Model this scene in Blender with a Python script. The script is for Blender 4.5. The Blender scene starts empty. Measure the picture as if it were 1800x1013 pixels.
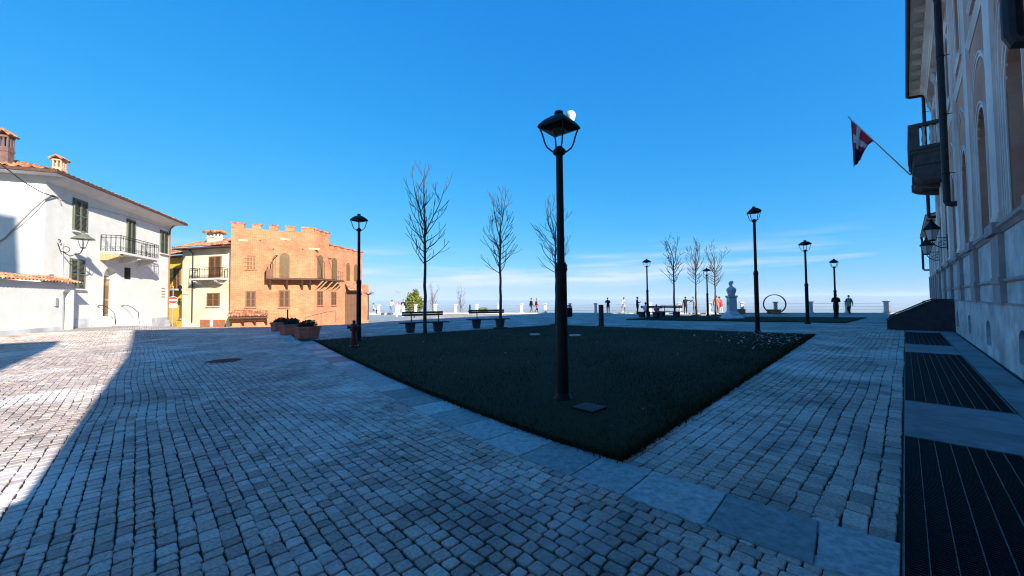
import bpy, math, random
import numpy as np
from mathutils import Vector, Matrix, noise

R = math.radians
random.seed(7)
SC = bpy.context.scene
COL = SC.collection

# ------------------------------------------------------------------ camera
cam_d = bpy.data.cameras.new('camera')
cam = bpy.data.objects.new('camera', cam_d)
COL.objects.link(cam)
cam_d.sensor_width = 36.0
cam_d.lens = 13.4
cam_d.clip_start = 0.05
cam_d.clip_end = 90000
cam.matrix_world = (Matrix.Translation((0, 0, 1.5)) @ Matrix.Rotation(R(90 + 1.86), 4, 'X')
                    @ Matrix.Rotation(R(-0.6), 4, 'Z'))
SC.camera = cam

# ------------------------------------------------------------------ sky, sun, exposure
SUN_EL = R(26.0)
SUN_TO = Vector((0.674, -0.739))            # horizontal direction towards the sun
world = bpy.data.worlds.new('World')
SC.world = world
world.use_nodes = True
wn, wl = world.node_tree.nodes, world.node_tree.links
wn.clear()
w_out = wn.new('ShaderNodeOutputWorld')
w_bg = wn.new('ShaderNodeBackground')
w_sky = wn.new('ShaderNodeTexSky')
w_sky.sky_type = 'NISHITA'
w_sky.sun_disc = False
w_sky.sun_elevation = SUN_EL
w_sky.sun_rotation = math.atan2(SUN_TO.x, SUN_TO.y)
w_sky.altitude = 500
w_sky.air_density = 1.0
w_sky.dust_density = 0.35
w_sky.ozone_density = 2.2
# the clear, strongly coloured winter sky: each channel of the sky model graded alike over the whole dome
w_sc = wn.new('ShaderNodeSeparateColor'); wl.new(w_sky.outputs[0], w_sc.inputs[0])
w_hs = wn.new('ShaderNodeCombineColor')
for ch, (gam, gain) in enumerate(((1.75, 0.048), (0.58, 0.70), (0.24, 2.05))):
    pw = wn.new('ShaderNodeMath'); pw.operation = 'POWER'; pw.inputs[1].default_value = gam
    ml = wn.new('ShaderNodeMath'); ml.operation = 'MULTIPLY'; ml.inputs[1].default_value = gain
    wl.new(w_sc.outputs[ch], pw.inputs[0]); wl.new(pw.outputs[0], ml.inputs[0]); wl.new(ml.outputs[0], w_hs.inputs[ch])
# thin streaks of cloud low all round the horizon
w_tc = wn.new('ShaderNodeTexCoord')
w_map = wn.new('ShaderNodeMapping')
w_map.inputs['Scale'].default_value = (2.2, 2.2, 34.0)
wl.new(w_tc.outputs['Generated'], w_map.inputs['Vector'])
w_no = wn.new('ShaderNodeTexNoise')
w_no.inputs['Scale'].default_value = 1.0
w_no.inputs['Detail'].default_value = 5
w_no.inputs['Roughness'].default_value = 0.55
wl.new(w_map.outputs[0], w_no.inputs['Vector'])
w_cr = wn.new('ShaderNodeValToRGB')
w_cr.color_ramp.elements[0].position = 0.46
w_cr.color_ramp.elements[1].position = 0.64
wl.new(w_no.outputs[0], w_cr.inputs[0])
w_sep = wn.new('ShaderNodeSeparateXYZ')
wl.new(w_tc.outputs['Generated'], w_sep.inputs[0])
w_band = wn.new('ShaderNodeValToRGB')
cr = w_band.color_ramp
cr.elements[0].position = 0.02; cr.elements[0].color = (0, 0, 0, 1)
cr.elements[1].position = 0.15; cr.elements[1].color = (0, 0, 0, 1)
e = cr.elements.new(0.055); e.color = (1, 1, 1, 1)
e = cr.elements.new(0.10); e.color = (0.5, 0.5, 0.5, 1)
wl.new(w_sep.outputs[2], w_band.inputs[0])
w_mul = wn.new('ShaderNodeMath'); w_mul.operation = 'MULTIPLY'
wl.new(w_cr.outputs[0], w_mul.inputs[0]); wl.new(w_band.outputs[0], w_mul.inputs[1])
w_mul2 = wn.new('ShaderNodeMath'); w_mul2.operation = 'MULTIPLY'; w_mul2.inputs[1].default_value = 0.85
wl.new(w_mul.outputs[0], w_mul2.inputs[0])
w_mix = wn.new('ShaderNodeMixRGB')
w_mix.inputs[2].default_value = (2.9, 2.95, 3.2, 1)
wl.new(w_mul2.outputs[0], w_mix.inputs[0]); wl.new(w_hs.outputs[0], w_mix.inputs[1])
wl.new(w_mix.outputs[0], w_bg.inputs['Color'])
w_bg.inputs['Strength'].default_value = 0.10
wl.new(w_bg.outputs[0], w_out.inputs['Surface'])

sun_d = bpy.data.lights.new('sun', 'SUN')
sun_d.energy = 3.7
sun_d.angle = R(0.5)
sun_d.color = (1.0, 0.94, 0.84)
sun = bpy.data.objects.new('sun', sun_d)
COL.objects.link(sun)
_to = Vector((SUN_TO.x * math.cos(SUN_EL), SUN_TO.y * math.cos(SUN_EL), math.sin(SUN_EL)))
sun.rotation_euler = _to.to_track_quat('Z', 'Y').to_euler()

vs = SC.view_settings
vs.view_transform = 'Standard'
vs.look = 'None'
vs.exposure = 1.7
vs.gamma = 1.0
vs.use_curve_mapping = False
SC.cycles.use_denoising = True
SC.cycles.max_bounces = 6
SC.cycles.volume_bounces = 0
SC.cycles.pixel_filter_type = 'BLACKMAN_HARRIS'
SC.cycles.filter_width = 1.1

# ------------------------------------------------------------------ frames of the place
ANG = math.atan2(0.6961, 0.7179)              # the palazzo's long axis
DV = Vector((math.cos(ANG), math.sin(ANG)))   # along its wall (t)
PV = Vector((-math.sin(ANG), math.cos(ANG)))  # away from its wall (q)
def tq(t, q):
    v = DV * t + PV * q
    return (v.x, v.y)
def to_tq(x, y):
    return (x * DV.x + y * DV.y, x * PV.x + y * PV.y)

def smooth(a, b, x):
    t = min(1.0, max(0.0, (x - a) / (b - a)))
    return t * t * (3 - 2 * t)
def ground(x, y):
    """height of the square: level, a little higher by the white house, falling away behind a crest towards the lane"""
    w = 1 - smooth(-19, -8, x)
    crest = 23.0 + 0.25 * max(0.0, x + 22)
    z = -w * 0.13 * max(0.0, y - crest)
    z = max(z, -2.1)
    w2 = (1 - smooth(-24, -15, x)) * smooth(9, 16, y)
    z += 0.26 * w2 * (1 - smooth(24, 34, y))
    return z

# ------------------------------------------------------------------ materials
MATS = {}
def nodes_of(m):
    m.use_nodes = True
    nt = m.node_tree
    return nt, nt.nodes, nt.links, nt.nodes['Principled BSDF']

def mat(name, col, rough=0.7, var=0.15, scale=3.0, bump=0.0, bscale=30.0, metal=0.0, spec=0.3, col2=None, big=0.0, detail=6):
    """plain surface with two octaves of colour mottling and fine relief"""
    if name in MATS: return MATS[name]
    m = bpy.data.materials.new(name); MATS[name] = m
    nt, N, L, b = nodes_of(m)
    b.inputs['Roughness'].default_value = rough
    b.inputs['Metallic'].default_value = metal
    b.inputs['Specular IOR Level'].default_value = spec
    tc = N.new('ShaderNodeTexCoord')
    no = N.new('ShaderNodeTexNoise'); no.inputs['Scale'].default_value = scale; no.inputs['Detail'].default_value = detail
    no.inputs['Roughness'].default_value = 0.6
    L.new(tc.outputs['Object'], no.inputs['Vector'])
    rp = N.new('ShaderNodeValToRGB')
    c2 = col2 or tuple(max(0, c * (1 - var * 1.6)) for c in col)
    c1 = tuple(min(1, c * (1 + var)) for c in col)
    rp.color_ramp.elements[0].color = (*c2, 1); rp.color_ramp.elements[0].position = 0.3
    rp.color_ramp.elements[1].color = (*c1, 1); rp.color_ramp.elements[1].position = 0.7
    L.new(no.outputs[0], rp.inputs[0])
    last = rp.outputs[0]
    if big:
        n2 = N.new('ShaderNodeTexNoise'); n2.inputs['Scale'].default_value = big; n2.inputs['Detail'].default_value = 4
        L.new(tc.outputs['Object'], n2.inputs['Vector'])
        r2 = N.new('ShaderNodeValToRGB')
        r2.color_ramp.elements[0].color = (0.72, 0.70, 0.68, 1); r2.color_ramp.elements[0].position = 0.35
        r2.color_ramp.elements[1].color = (1, 1, 1, 1); r2.color_ramp.elements[1].position = 0.62
        L.new(n2.outputs[0], r2.inputs[0])
        mx = N.new('ShaderNodeMixRGB'); mx.blend_type = 'MULTIPLY'; mx.inputs[0].default_value = 1
        L.new(last, mx.inputs[1]); L.new(r2.outputs[0], mx.inputs[2]); last = mx.outputs[0]
    L.new(last, b.inputs['Base Color'])
    if bump:
        n3 = N.new('ShaderNodeTexNoise'); n3.inputs['Scale'].default_value = bscale; n3.inputs['Detail'].default_value = 5
        L.new(tc.outputs['Object'], n3.inputs['Vector'])
        bp = N.new('ShaderNodeBump'); bp.inputs['Strength'].default_value = bump; bp.inputs['Distance'].default_value = 0.02
        L.new(n3.outputs[0], bp.inputs['Height']); L.new(bp.outputs[0], b.inputs['Normal'])
    return m

IRON = mat('black_iron', (0.007, 0.007, 0.008), 0.55, 0.4, 8, 0.2, 60, spec=0.22)
DARKMETAL = mat('dark_pipe_metal', (0.018, 0.018, 0.022), 0.55, 0.3, 4, spec=0.3)
STUCCO_W = mat('white_render', (0.65, 0.625, 0.57), 0.9, 0.07, 1.1, 0.4, 25)
STUCCO_C = mat('cream_render', (0.72, 0.64, 0.44), 0.9, 0.06, 1.5, 0.2, 25, big=0.5)
STUCCO_Y = mat('yellow_render', (0.66, 0.37, 0.045), 0.9, 0.08, 1.5, 0.2, 25)
STUCCO_P = mat('pink_brown_render', (0.68, 0.37, 0.26), 0.92, 0.10, 2.5, 0.3, 30, big=0.35)
STONE_P = mat('pale_grey_render', (0.84, 0.79, 0.74), 0.85, 0.06, 1.4, 0.2, 30, big=0.3)
STONE_B = mat('weathered_plinth_render', (0.60, 0.61, 0.59), 0.9, 0.20, 2.4, 0.45, 25, big=0.7)
STONE_D = mat('dark_moulding_stone', (0.33, 0.28, 0.27), 0.85, 0.12, 3, 0.2, 30)
STONE_W = mat('white_stone', (0.60, 0.58, 0.54), 0.8, 0.08, 4, 0.2, 30)
MARBLE = mat('statue_marble', (0.58, 0.60, 0.62), 0.6, 0.1, 5, 0.15, 40)
SHUT_G = mat('green_shutter_paint', (0.125, 0.135, 0.10), 0.6, 0.15, 9)
SHUT_B = mat('brown_shutter_wood', (0.20, 0.105, 0.05), 0.65, 0.2, 9)
SHUT_O = mat('olive_shutter_wood', (0.14, 0.09, 0.04), 0.65, 0.2, 9)
WOOD_R = mat('red_brown_door_wood', (0.34, 0.13, 0.065), 0.6, 0.2, 7)
WOOD_D = mat('dark_beam_wood', (0.09, 0.045, 0.03), 0.7, 0.25, 8)
WOOD_T = mat('tan_bracket_wood', (0.42, 0.25, 0.12), 0.7, 0.2, 8)
GLASS_D = mat('dark_window_glass', (0.012, 0.013, 0.016), 0.12, 0.1, 2, spec=0.5)
WINBROWN = mat('brown_blind', (0.30, 0.17, 0.12), 0.8, 0.12, 6)
CONCRETE = mat('grey_concrete_paving', (0.24, 0.25, 0.26), 0.85, 0.12, 5, 0.3, 60, big=0.9)
CONCRETE2 = mat('teal_grey_slab_paving', (0.20, 0.225, 0.235), 0.8, 0.15, 6, 0.3, 60, big=1.1)
GRATE_D = mat('grating_steel', (0.03, 0.03, 0.036), 0.5, 0.2, 20, metal=0.6)
GRATE_L = mat('galvanised_bar', (0.13, 0.12, 0.12), 0.6, 0.45, 6, metal=0.2)
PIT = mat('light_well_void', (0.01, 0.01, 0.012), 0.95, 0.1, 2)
BARK = mat('bark', (0.075, 0.055, 0.045), 0.9, 0.25, 12, 0.4, 40)
RED = mat('hydrant_red', (0.15, 0.012, 0.012), 0.45, 0.15, 6)
TERRA = mat('planter_terracotta', (0.62, 0.15, 0.10), 0.85, 0.15, 6, 0.3, 40)
SOIL = mat('potting_soil', (0.04, 0.028, 0.02), 0.95, 0.2, 15)
LEAF_D = mat('dark_shrub_leaf', (0.035, 0.055, 0.028), 0.6, 0.35, 6)
LEAF_Y = mat('yellow_green_leaf', (0.16, 0.19, 0.03), 0.6, 0.35, 3)
BENCHWOOD = mat('bench_dark_wood', (0.035, 0.025, 0.02), 0.6, 0.3, 8)
BENCHSTONE = mat('bench_leg_stone', (0.055, 0.05, 0.05), 0.8, 0.2, 8)
SLAB = None
WHITE = mat('white_paint', (0.78, 0.77, 0.74), 0.6, 0.05, 6)
SOFFIT = mat('soffit_plaster', (0.52, 0.49, 0.43), 0.9, 0.1, 1.2, 0.2, 20)
STEEL = mat('grey_steel', (0.35, 0.37, 0.39), 0.45, 0.1, 10, metal=0.5)

def tile_mat():
    m = bpy.data.materials.new('clay_roof_tile'); MATS['clay_roof_tile'] = m
    nt, N, L, b = nodes_of(m)
    tc = N.new('ShaderNodeTexCoord')
    vo = N.new('ShaderNodeTexVoronoi'); vo.inputs['Scale'].default_value = 4.2
    L.new(tc.outputs['Object'], vo.inputs['Vector'])
    sp = N.new('ShaderNodeSeparateColor'); L.new(vo.outputs['Color'], sp.inputs[0])
    rp = N.new('ShaderNodeValToRGB')
    els = rp.color_ramp.elements
    els[0].color = (0.16, 0.06, 0.032, 1); els[0].position = 0.0
    els[1].color = (0.46, 0.25, 0.14, 1); els[1].position = 1.0
    x = els.new(0.5); x.color = (0.33, 0.135, 0.065, 1)
    L.new(sp.outputs[0], rp.inputs[0])
    L.new(rp.outputs[0], b.inputs['Base Color'])
    b.inputs['Roughness'].default_value = 0.9
    return m
TILE = tile_mat()

def brick_mat():
    m = bpy.data.materials.new('red_brick'); MATS['red_brick'] = m
    nt, N, L, b = nodes_of(m)
    tc = N.new('ShaderNodeTexCoord')
    # box-map so that both faces of the block show courses: u = x + y, v = z
    sp = N.new('ShaderNodeSeparateXYZ'); L.new(tc.outputs['Object'], sp.inputs[0])
    ad = N.new('ShaderNodeMath'); L.new(sp.outputs[0], ad.inputs[0]); L.new(sp.outputs[1], ad.inputs[1])
    cb = N.new('ShaderNodeCombineXYZ'); L.new(ad.outputs[0], cb.inputs[0]); L.new(sp.outputs[2], cb.inputs[1])
    br = N.new('ShaderNodeTexBrick')
    br.inputs['Scale'].default_value = 1.0
    br.inputs['Brick Width'].default_value = 0.27
    br.inputs['Row Height'].default_value = 0.085
    br.inputs['Mortar Size'].default_value = 0.009
    br.inputs['Color1'].default_value = (0.52, 0.185, 0.078, 1)
    br.inputs['Color2'].default_value = (0.35, 0.112, 0.048, 1)
    br.inputs['Mortar'].default_value = (0.47, 0.28, 0.165, 1)
    L.new(cb.outputs[0], br.inputs['Vector'])
    no = N.new('ShaderNodeTexNoise'); no.inputs['Scale'].default_value = 0.7; no.inputs['Detail'].default_value = 5
    L.new(tc.outputs['Object'], no.inputs['Vector'])
    rp = N.new('ShaderNodeValToRGB')
    rp.color_ramp.elements[0].color = (0.80, 0.76, 0.74, 1); rp.color_ramp.elements[0].position = 0.35
    rp.color_ramp.elements[1].color = (1.1, 1.12, 1.1, 1); rp.color_ramp.elements[1].position = 0.68
    L.new(no.outputs[0], rp.inputs[0])
    mx = N.new('ShaderNodeMixRGB'); mx.blend_type = 'MULTIPLY'; mx.inputs[0].default_value = 1
    L.new(br.outputs[0], mx.inputs[1]); L.new(rp.outputs[0], mx.inputs[2])
    L.new(mx.outputs[0], b.inputs['Base Color'])
    b.inputs['Roughness'].default_value = 0.92
    bp = N.new('ShaderNodeBump'); bp.inputs['Strength'].default_value = 0.4; bp.inputs['Distance'].default_value = 0.02; bp.invert = True
    L.new(br.outputs['Fac'], bp.inputs['Height']); L.new(bp.outputs[0], b.inputs['Normal'])
    return m
BRICK = brick_mat()

def sett_colour(N, L, tint_socket, tc_out):
    """per-stone colour: grey porphyry with brownish and bluish stones, plus lime bloom and damp patches over many stones"""
    rp = N.new('ShaderNodeValToRGB')
    els = rp.color_ramp.elements
    els[0].color = (0.26, 0.205, 0.175, 1); els[0].position = 0.0
    els[1].color = (0.55, 0.46, 0.39, 1); els[1].position = 1.0
    for p, c in ((0.25, (0.37, 0.29, 0.245, 1)), (0.5, (0.43, 0.35, 0.295, 1)), (0.7, (0.45, 0.33, 0.265, 1)), (0.86, (0.48, 0.40, 0.345, 1))):
        x = els.new(p); x.color = c
    L.new(tint_socket, rp.inputs[0])
    n1 = N.new('ShaderNodeTexNoise'); n1.inputs['Scale'].default_value = 46; n1.inputs['Detail'].default_value = 7; n1.inputs['Roughness'].default_value = 0.75
    L.new(tc_out, n1.inputs['Vector'])
    r1 = N.new('ShaderNodeValToRGB')
    r1.color_ramp.elements[0].color = (0.52, 0.52, 0.53, 1); r1.color_ramp.elements[0].position = 0.33
    r1.color_ramp.elements[1].color = (1.40, 1.40, 1.38, 1); r1.color_ramp.elements[1].position = 0.68
    L.new(n1.outputs[0], r1.inputs[0])
    mx = N.new('ShaderNodeMixRGB'); mx.blend_type = 'MULTIPLY'; mx.inputs[0].default_value = 1
    L.new(rp.outputs[0], mx.inputs[1]); L.new(r1.outputs[0], mx.inputs[2])
    # lime bloom in worn trails
    n2 = N.new('ShaderNodeTexNoise'); n2.inputs['Scale'].default_value = 0.55; n2.inputs['Detail'].default_value = 7; n2.inputs['Roughness'].default_value = 0.68
    L.new(tc_out, n2.inputs['Vector'])
    r2 = N.new('ShaderNodeValToRGB')
    r2.color_ramp.elements[0].color = (0, 0, 0, 1); r2.color_ramp.elements[0].position = 0.49
    r2.color_ramp.elements[1].color = (0.75, 0.75, 0.75, 1); r2.color_ramp.elements[1].position = 0.66
    L.new(n2.outputs[0], r2.inputs[0])
    m2 = N.new('ShaderNodeMixRGB'); m2.inputs[2].default_value = (0.76, 0.70, 0.64, 1)
    L.new(r2.outputs[0], m2.inputs[0]); L.new(mx.outputs[0], m2.inputs[1])
    # damp
    n3 = N.new('ShaderNodeTexNoise'); n3.inputs['Scale'].default_value = 0.8; n3.inputs['Detail'].default_value = 5
    mp = N.new('ShaderNodeMapping'); mp.inputs['Location'].default_value = (31, 7, 3)
    L.new(tc_out, mp.inputs['Vector']); L.new(mp.outputs[0], n3.inputs['Vector'])
    r3 = N.new('ShaderNodeValToRGB')
    r3.color_ramp.elements[0].color = (1, 1, 1, 1); r3.color_ramp.elements[0].position = 0.55
    r3.color_ramp.elements[1].color = (0.55, 0.55, 0.57, 1); r3.color_ramp.elements[1].position = 0.72
    L.new(n3.outputs[0], r3.inputs[0])
    m3 = N.new('ShaderNodeMixRGB'); m3.blend_type = 'MULTIPLY'; m3.inputs[0].default_value = 1
    L.new(m2.outputs[0], m3.inputs[1]); L.new(r3.outputs[0], m3.inputs[2])
    return m3.outputs[0], n1.outputs[0]

def sett_mat():
    m = bpy.data.materials.new('stone_sett')
    nt, N, L, b = nodes_of(m)
    at = N.new('ShaderNodeAttribute'); at.attribute_name = 'tint'
    ge = N.new('ShaderNodeNewGeometry')
    c, n = sett_colour(N, L, at.outputs['Fac'], ge.outputs['Position'])
    L.new(c, b.inputs['Base Color'])
    b.inputs['Roughness'].default_value = 0.62
    b.inputs['Specular IOR Level'].default_value = 0.35
    bp = N.new('ShaderNodeBump'); bp.inputs['Strength'].default_value = 0.55; bp.inputs['Distance'].default_value = 0.006
    L.new(n, bp.inputs['Height']); L.new(bp.outputs[0], b.inputs['Normal'])
    return m
SETT = sett_mat()

def far_paving_mat():
    """the square where its stones are too far away to tell apart"""
    m = bpy.data.materials.new('distant_sett_paving')
    nt, N, L, b = nodes_of(m)
    ge = N.new('ShaderNodeNewGeometry')
    mp = N.new('ShaderNodeMapping'); mp.inputs['Rotation'].default_value = (0, 0, -ANG + math.pi / 2)
    L.new(ge.outputs['Position'], mp.inputs['Vector'])
    br = N.new('ShaderNodeTexBrick'); br.inputs['Scale'].default_value = 1.0
    br.inputs['Brick Width'].default_value = 0.108; br.inputs['Row Height'].default_value = 0.097; br.inputs['Mortar Size'].default_value = 0.007
    br.inputs['Color1'].default_value = (0, 0, 0, 1); br.inputs['Color2'].default_value = (1, 1, 1, 1); br.inputs['Mortar'].default_value = (0.4, 0.4, 0.4, 1)
    L.new(mp.outputs[0], br.inputs['Vector'])
    sp = N.new('ShaderNodeSeparateColor'); L.new(br.outputs[0], sp.inputs[0])
    c, n = sett_colour(N, L, sp.outputs[0], ge.outputs['Position'])
    mx = N.new('ShaderNodeMixRGB'); mx.inputs[2].default_value = (0.055, 0.05, 0.048, 1)
    L.new(br.outputs['Fac'], mx.inputs[0]); L.new(c, mx.inputs[1])
    L.new(mx.outputs[0], b.inputs['Base Color'])
    b.inputs['Roughness'].default_value = 0.7
    b.inputs['Specular IOR Level'].default_value = 0.3
    bp = N.new('ShaderNodeBump'); bp.inputs['Strength'].default_value = 0.5; bp.inputs['Distance'].default_value = 0.01; bp.invert = True
    L.new(br.outputs['Fac'], bp.inputs['Height']); L.new(bp.outputs[0], b.inputs['Normal'])
    return m
PAVING = far_paving_mat()
JOINT = mat('joint_sand', (0.055, 0.046, 0.04), 0.95, 0.3, 25, 0.5, 80)

def slab_mat():
    m = bpy.data.materials.new('luserna_slab')
    nt, N, L, b = nodes_of(m)
    oi = N.new('ShaderNodeObjectInfo')
    rp = N.new('ShaderNodeValToRGB')
    els = rp.color_ramp.elements
    els[0].color = (0.07, 0.08, 0.085, 1); els[1].color = (0.42, 0.44, 0.43, 1)
    x = els.new(0.35); x.color = (0.22, 0.24, 0.24, 1)
    L.new(oi.outputs['Random'], rp.inputs[0])
    ge = N.new('ShaderNodeNewGeometry')
    n1 = N.new('ShaderNodeTexNoise'); n1.inputs['Scale'].default_value = 14; n1.inputs['Detail'].default_value = 10; n1.inputs['Roughness'].default_value = 0.7
    L.new(ge.outputs['Position'], n1.inputs['Vector'])
    r1 = N.new('ShaderNodeValToRGB')
    r1.color_ramp.elements[0].color = (0.50, 0.52, 0.54, 1); r1.color_ramp.elements[0].position = 0.36
    r1.color_ramp.elements[1].color = (1.28, 1.28, 1.26, 1); r1.color_ramp.elements[1].position = 0.7
    L.new(n1.outputs[0], r1.inputs[0])
    mx = N.new('ShaderNodeMixRGB'); mx.blend_type = 'MULTIPLY'; mx.inputs[0].default_value = 1
    L.new(rp.outputs[0], mx.inputs[1]); L.new(r1.outputs[0], mx.inputs[2])
    L.new(mx.outputs[0], b.inputs['Base Color'])
    b.inputs['Roughness'].default_value = 0.5
    bp = N.new('ShaderNodeBump'); bp.inputs['Strength'].default_value = 0.4; bp.inputs['Distance'].default_value = 0.006
    n2 = N.new('ShaderNodeTexNoise'); n2.inputs['Scale'].default_value = 60; n2.inputs['Detail'].default_value = 4
    L.new(ge.outputs['Position'], n2.inputs['Vector'])
    L.new(n2.outputs[0], bp.inputs['Height']); L.new(bp.outputs[0], b.inputs['Normal'])
    return m
SLAB = slab_mat()

def flat_mat(name, col, rough=0.7):
    if name in MATS: return MATS[name]
    return mat(name, col, rough, 0.08, 14)

# ------------------------------------------------------------------ mesh builder
class MB:
    def __init__(s):
        s.v = []; s.f = []; s.mi = []; s.cur = 0
    def add(s, vs, fs):
        o = len(s.v); s.v.extend(tuple(v) for v in vs)
        for f in fs:
            s.f.append(tuple(i + o for i in f)); s.mi.append(s.cur)
        return s
    def box(s, x0, x1, y0, y1, z0, z1, M=None):
        vs = [(x0,y0,z0),(x1,y0,z0),(x1,y1,z0),(x0,y1,z0),(x0,y0,z1),(x1,y0,z1),(x1,y1,z1),(x0,y1,z1)]
        if M is not None: vs = [tuple(M @ Vector(v)) for v in vs]
        return s.add(vs, [(0,3,2,1),(4,5,6,7),(0,1,5,4),(1,2,6,5),(2,3,7,6),(3,0,4,7)])
    def bbox(s, x0, x1, y0, y1, z0, z1, b=0.01):
        """box with its upper edges chamfered"""
        vs = [(x0,y0,z0),(x1,y0,z0),(x1,y1,z0),(x0,y1,z0),(x0,y0,z1-b),(x1,y0,z1-b),(x1,y1,z1-b),(x0,y1,z1-b),
              (x0+b,y0+b,z1),(x1-b,y0+b,z1),(x1-b,y1-b,z1),(x0+b,y1-b,z1)]
        fs = [(0,3,2,1),(8,9,10,11)]
        for i in range(4):
            j = (i+1) % 4
            fs += [(i,j,4+j,4+i),(4+i,4+j,8+j,8+i)]
        return s.add(vs, fs)
    def prism(s, poly, z0, z1):
        n = len(poly)
        vs = [(x,y,z0) for x,y in poly] + [(x,y,z1) for x,y in poly]
        fs = [tuple(range(n-1,-1,-1)), tuple(range(n,2*n))] + [(i,(i+1)%n,n+(i+1)%n,n+i) for i in range(n)]
        return s.add(vs, fs)
    def prism_y(s, poly, y0, y1):
        """polygon in x,z pushed along y"""
        n = len(poly)
        vs = [(x,y0,z) for x,z in poly] + [(x,y1,z) for x,z in poly]
        fs = [tuple(range(n)), tuple(range(2*n-1,n-1,-1))] + [((i+1)%n,i,n+i,n+(i+1)%n) for i in range(n)]
        return s.add(vs, fs)
    def prism_x(s, poly, x0, x1):
        n = len(poly)
        vs = [(x0,y,z) for y,z in poly] + [(x1,y,z) for y,z in poly]
        fs = [tuple(range(n-1,-1,-1)), tuple(range(n,2*n))] + [(i,(i+1)%n,n+(i+1)%n,n+i) for i in range(n)]
        return s.add(vs, fs)
    def tube(s, pts, rad, n=8, caps=True):
        pts = [Vector(p) for p in pts]
        if not isinstance(rad, (list, tuple)): rad = [rad] * len(pts)
        vs = []; up = None
        for i, p in enumerate(pts):
            a = pts[max(0, i-1)]; c = pts[min(len(pts)-1, i+1)]
            d = (c - a); d = d.normalized() if d.length > 1e-9 else Vector((0,0,1))
            if up is None:
                up = d.orthogonal().normalized()
            up = (up - d * up.dot(d))
            up = up.normalized() if up.length > 1e-6 else d.orthogonal().normalized()
            w = d.cross(up)
            for k in range(n):
                t = 2*math.pi*k/n
                vs.append(p + (up*math.cos(t) + w*math.sin(t)) * rad[i])
        fs = []
        for i in range(len(pts)-1):
            for k in range(n):
                fs.append((i*n+k, i*n+(k+1)%n, (i+1)*n+(k+1)%n, (i+1)*n+k))
        if caps:
            fs.append(tuple(range(n-1,-1,-1))); m = (len(pts)-1)*n; fs.append(tuple(range(m, m+n)))
        return s.add(vs, fs)
    def lathe(s, prof, n=16, rot=0.0, cx=0, cy=0, sq=1.0):
        vs = []
        for r, z in prof:
            for k in range(n):
                t = rot + 2*math.pi*k/n
                vs.append((cx + r*math.cos(t), cy + r*math.sin(t)*sq, z))
        fs = []
        for i in range(len(prof)-1):
            for k in range(n):
                fs.append((i*n+k, i*n+(k+1)%n, (i+1)*n+(k+1)%n, (i+1)*n+k))
        fs.append(tuple(range(n-1,-1,-1))); m = (len(prof)-1)*n; fs.append(tuple(range(m, m+n)))
        return s.add(vs, fs)
    def ellipsoid(s, c, r, n=10, m=7, M=None):
        vs = []; fs = []
        for i in range(m+1):
            ph = -math.pi/2 + math.pi*i/m
            for k in range(n):
                t = 2*math.pi*k/n
                v = Vector((r[0]*math.cos(ph)*math.cos(t), r[1]*math.cos(ph)*math.sin(t), r[2]*math.sin(ph)))
                if M is not None: v = M @ v
                vs.append((c[0]+v.x, c[1]+v.y, c[2]+v.z))
        for i in range(m):
            for k in range(n):
                fs.append((i*n+k, i*n+(k+1)%n, (i+1)*n+(k+1)%n, (i+1)*n+k))
        return s.add(vs, fs)
    def mesh(s, name, mats, smooth=False):
        me = bpy.data.meshes.new(name)
        me.from_pydata(s.v, [], s.f)
        if not isinstance(mats, (list, tuple)): mats = [mats]
        for m in mats: me.materials.append(m)
        if len(mats) > 1: me.polygons.foreach_set('material_index', s.mi)
        if smooth: me.polygons.foreach_set('use_smooth', [True]*len(me.polygons))
        me.update()
        return me
    def build(s, name, mats, parent=None, smooth=False, kind=None):
        return link(name, s.mesh(name, mats, smooth), parent, kind)

def link(name, data, parent=None, kind=None):
    o = bpy.data.objects.new(name, data)
    COL.objects.link(o)
    if parent is not None: o.parent = parent
    if kind: o['kind'] = kind
    return o
def tag(o, label, cat, group=None, kind=None):
    o['label'] = label; o['category'] = cat
    if group: o['group'] = group
    if kind: o['kind'] = kind
    return o
def thing(name, label, cat, loc=(0,0,0), rz=0.0, group=None):
    o = bpy.data.objects.new(name, None); COL.objects.link(o)
    o.empty_display_size = 0.2
    o.location = loc; o.rotation_euler = (0, 0, rz)
    return tag(o, label, cat, group)
def copy_tree(o, parent=None):
    c = o.copy(); COL.objects.link(c)
    if parent is not None: c.parent = parent
    for ch in list(o.children): copy_tree(ch, c)
    return c
def struct(o):
    o['kind'] = 'structure'; return o

# ------------------------------------------------------------------ the ground of the square
PAR_A = Vector((46.5, 28.6)); PAR_B = Vector((-52.5, 60.6))   # the belvedere's edge
PAR_D = (PAR_B - PAR_A).normalized(); PAR_N = Vector((-PAR_D.y, PAR_D.x))
if PAR_N.y < 0: PAR_N = -PAR_N
def past_edge(x, y):
    return (Vector((x, y)) - PAR_A).dot(PAR_N)

mb = MB()
NX, NY = 60, 44
for j in range(NY + 1):
    for i in range(NX + 1):
        x = -75 + 150 * i / NX
        ytop = PAR_A.y + (x - PAR_A.x) * PAR_D.y / PAR_D.x + 0.5
        y = -45 + (ytop + 45) * j / NY
        mb.v.append((x, y, ground(x, y) - 0.022))
for j in range(NY):
    for i in range(NX):
        a = j * (NX + 1) + i
        mb.f.append((a, a + 1, a + NX + 2, a + NX + 1)); mb.mi.append(0)
# retaining face down the hill
base = NY * (NX + 1)
for i in range(NX + 1):
    x, y, z = mb.v[base + i]; mb.v.append((x, y + 0.3, z - 9))
nb = (NY + 1) * (NX + 1)
for i in range(NX):
    mb.f.append((base + i, base + i + 1, nb + i + 1, nb + i)); mb.mi.append(0)
piazza = struct(mb.build('piazza_pavement', PAVING))

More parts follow.
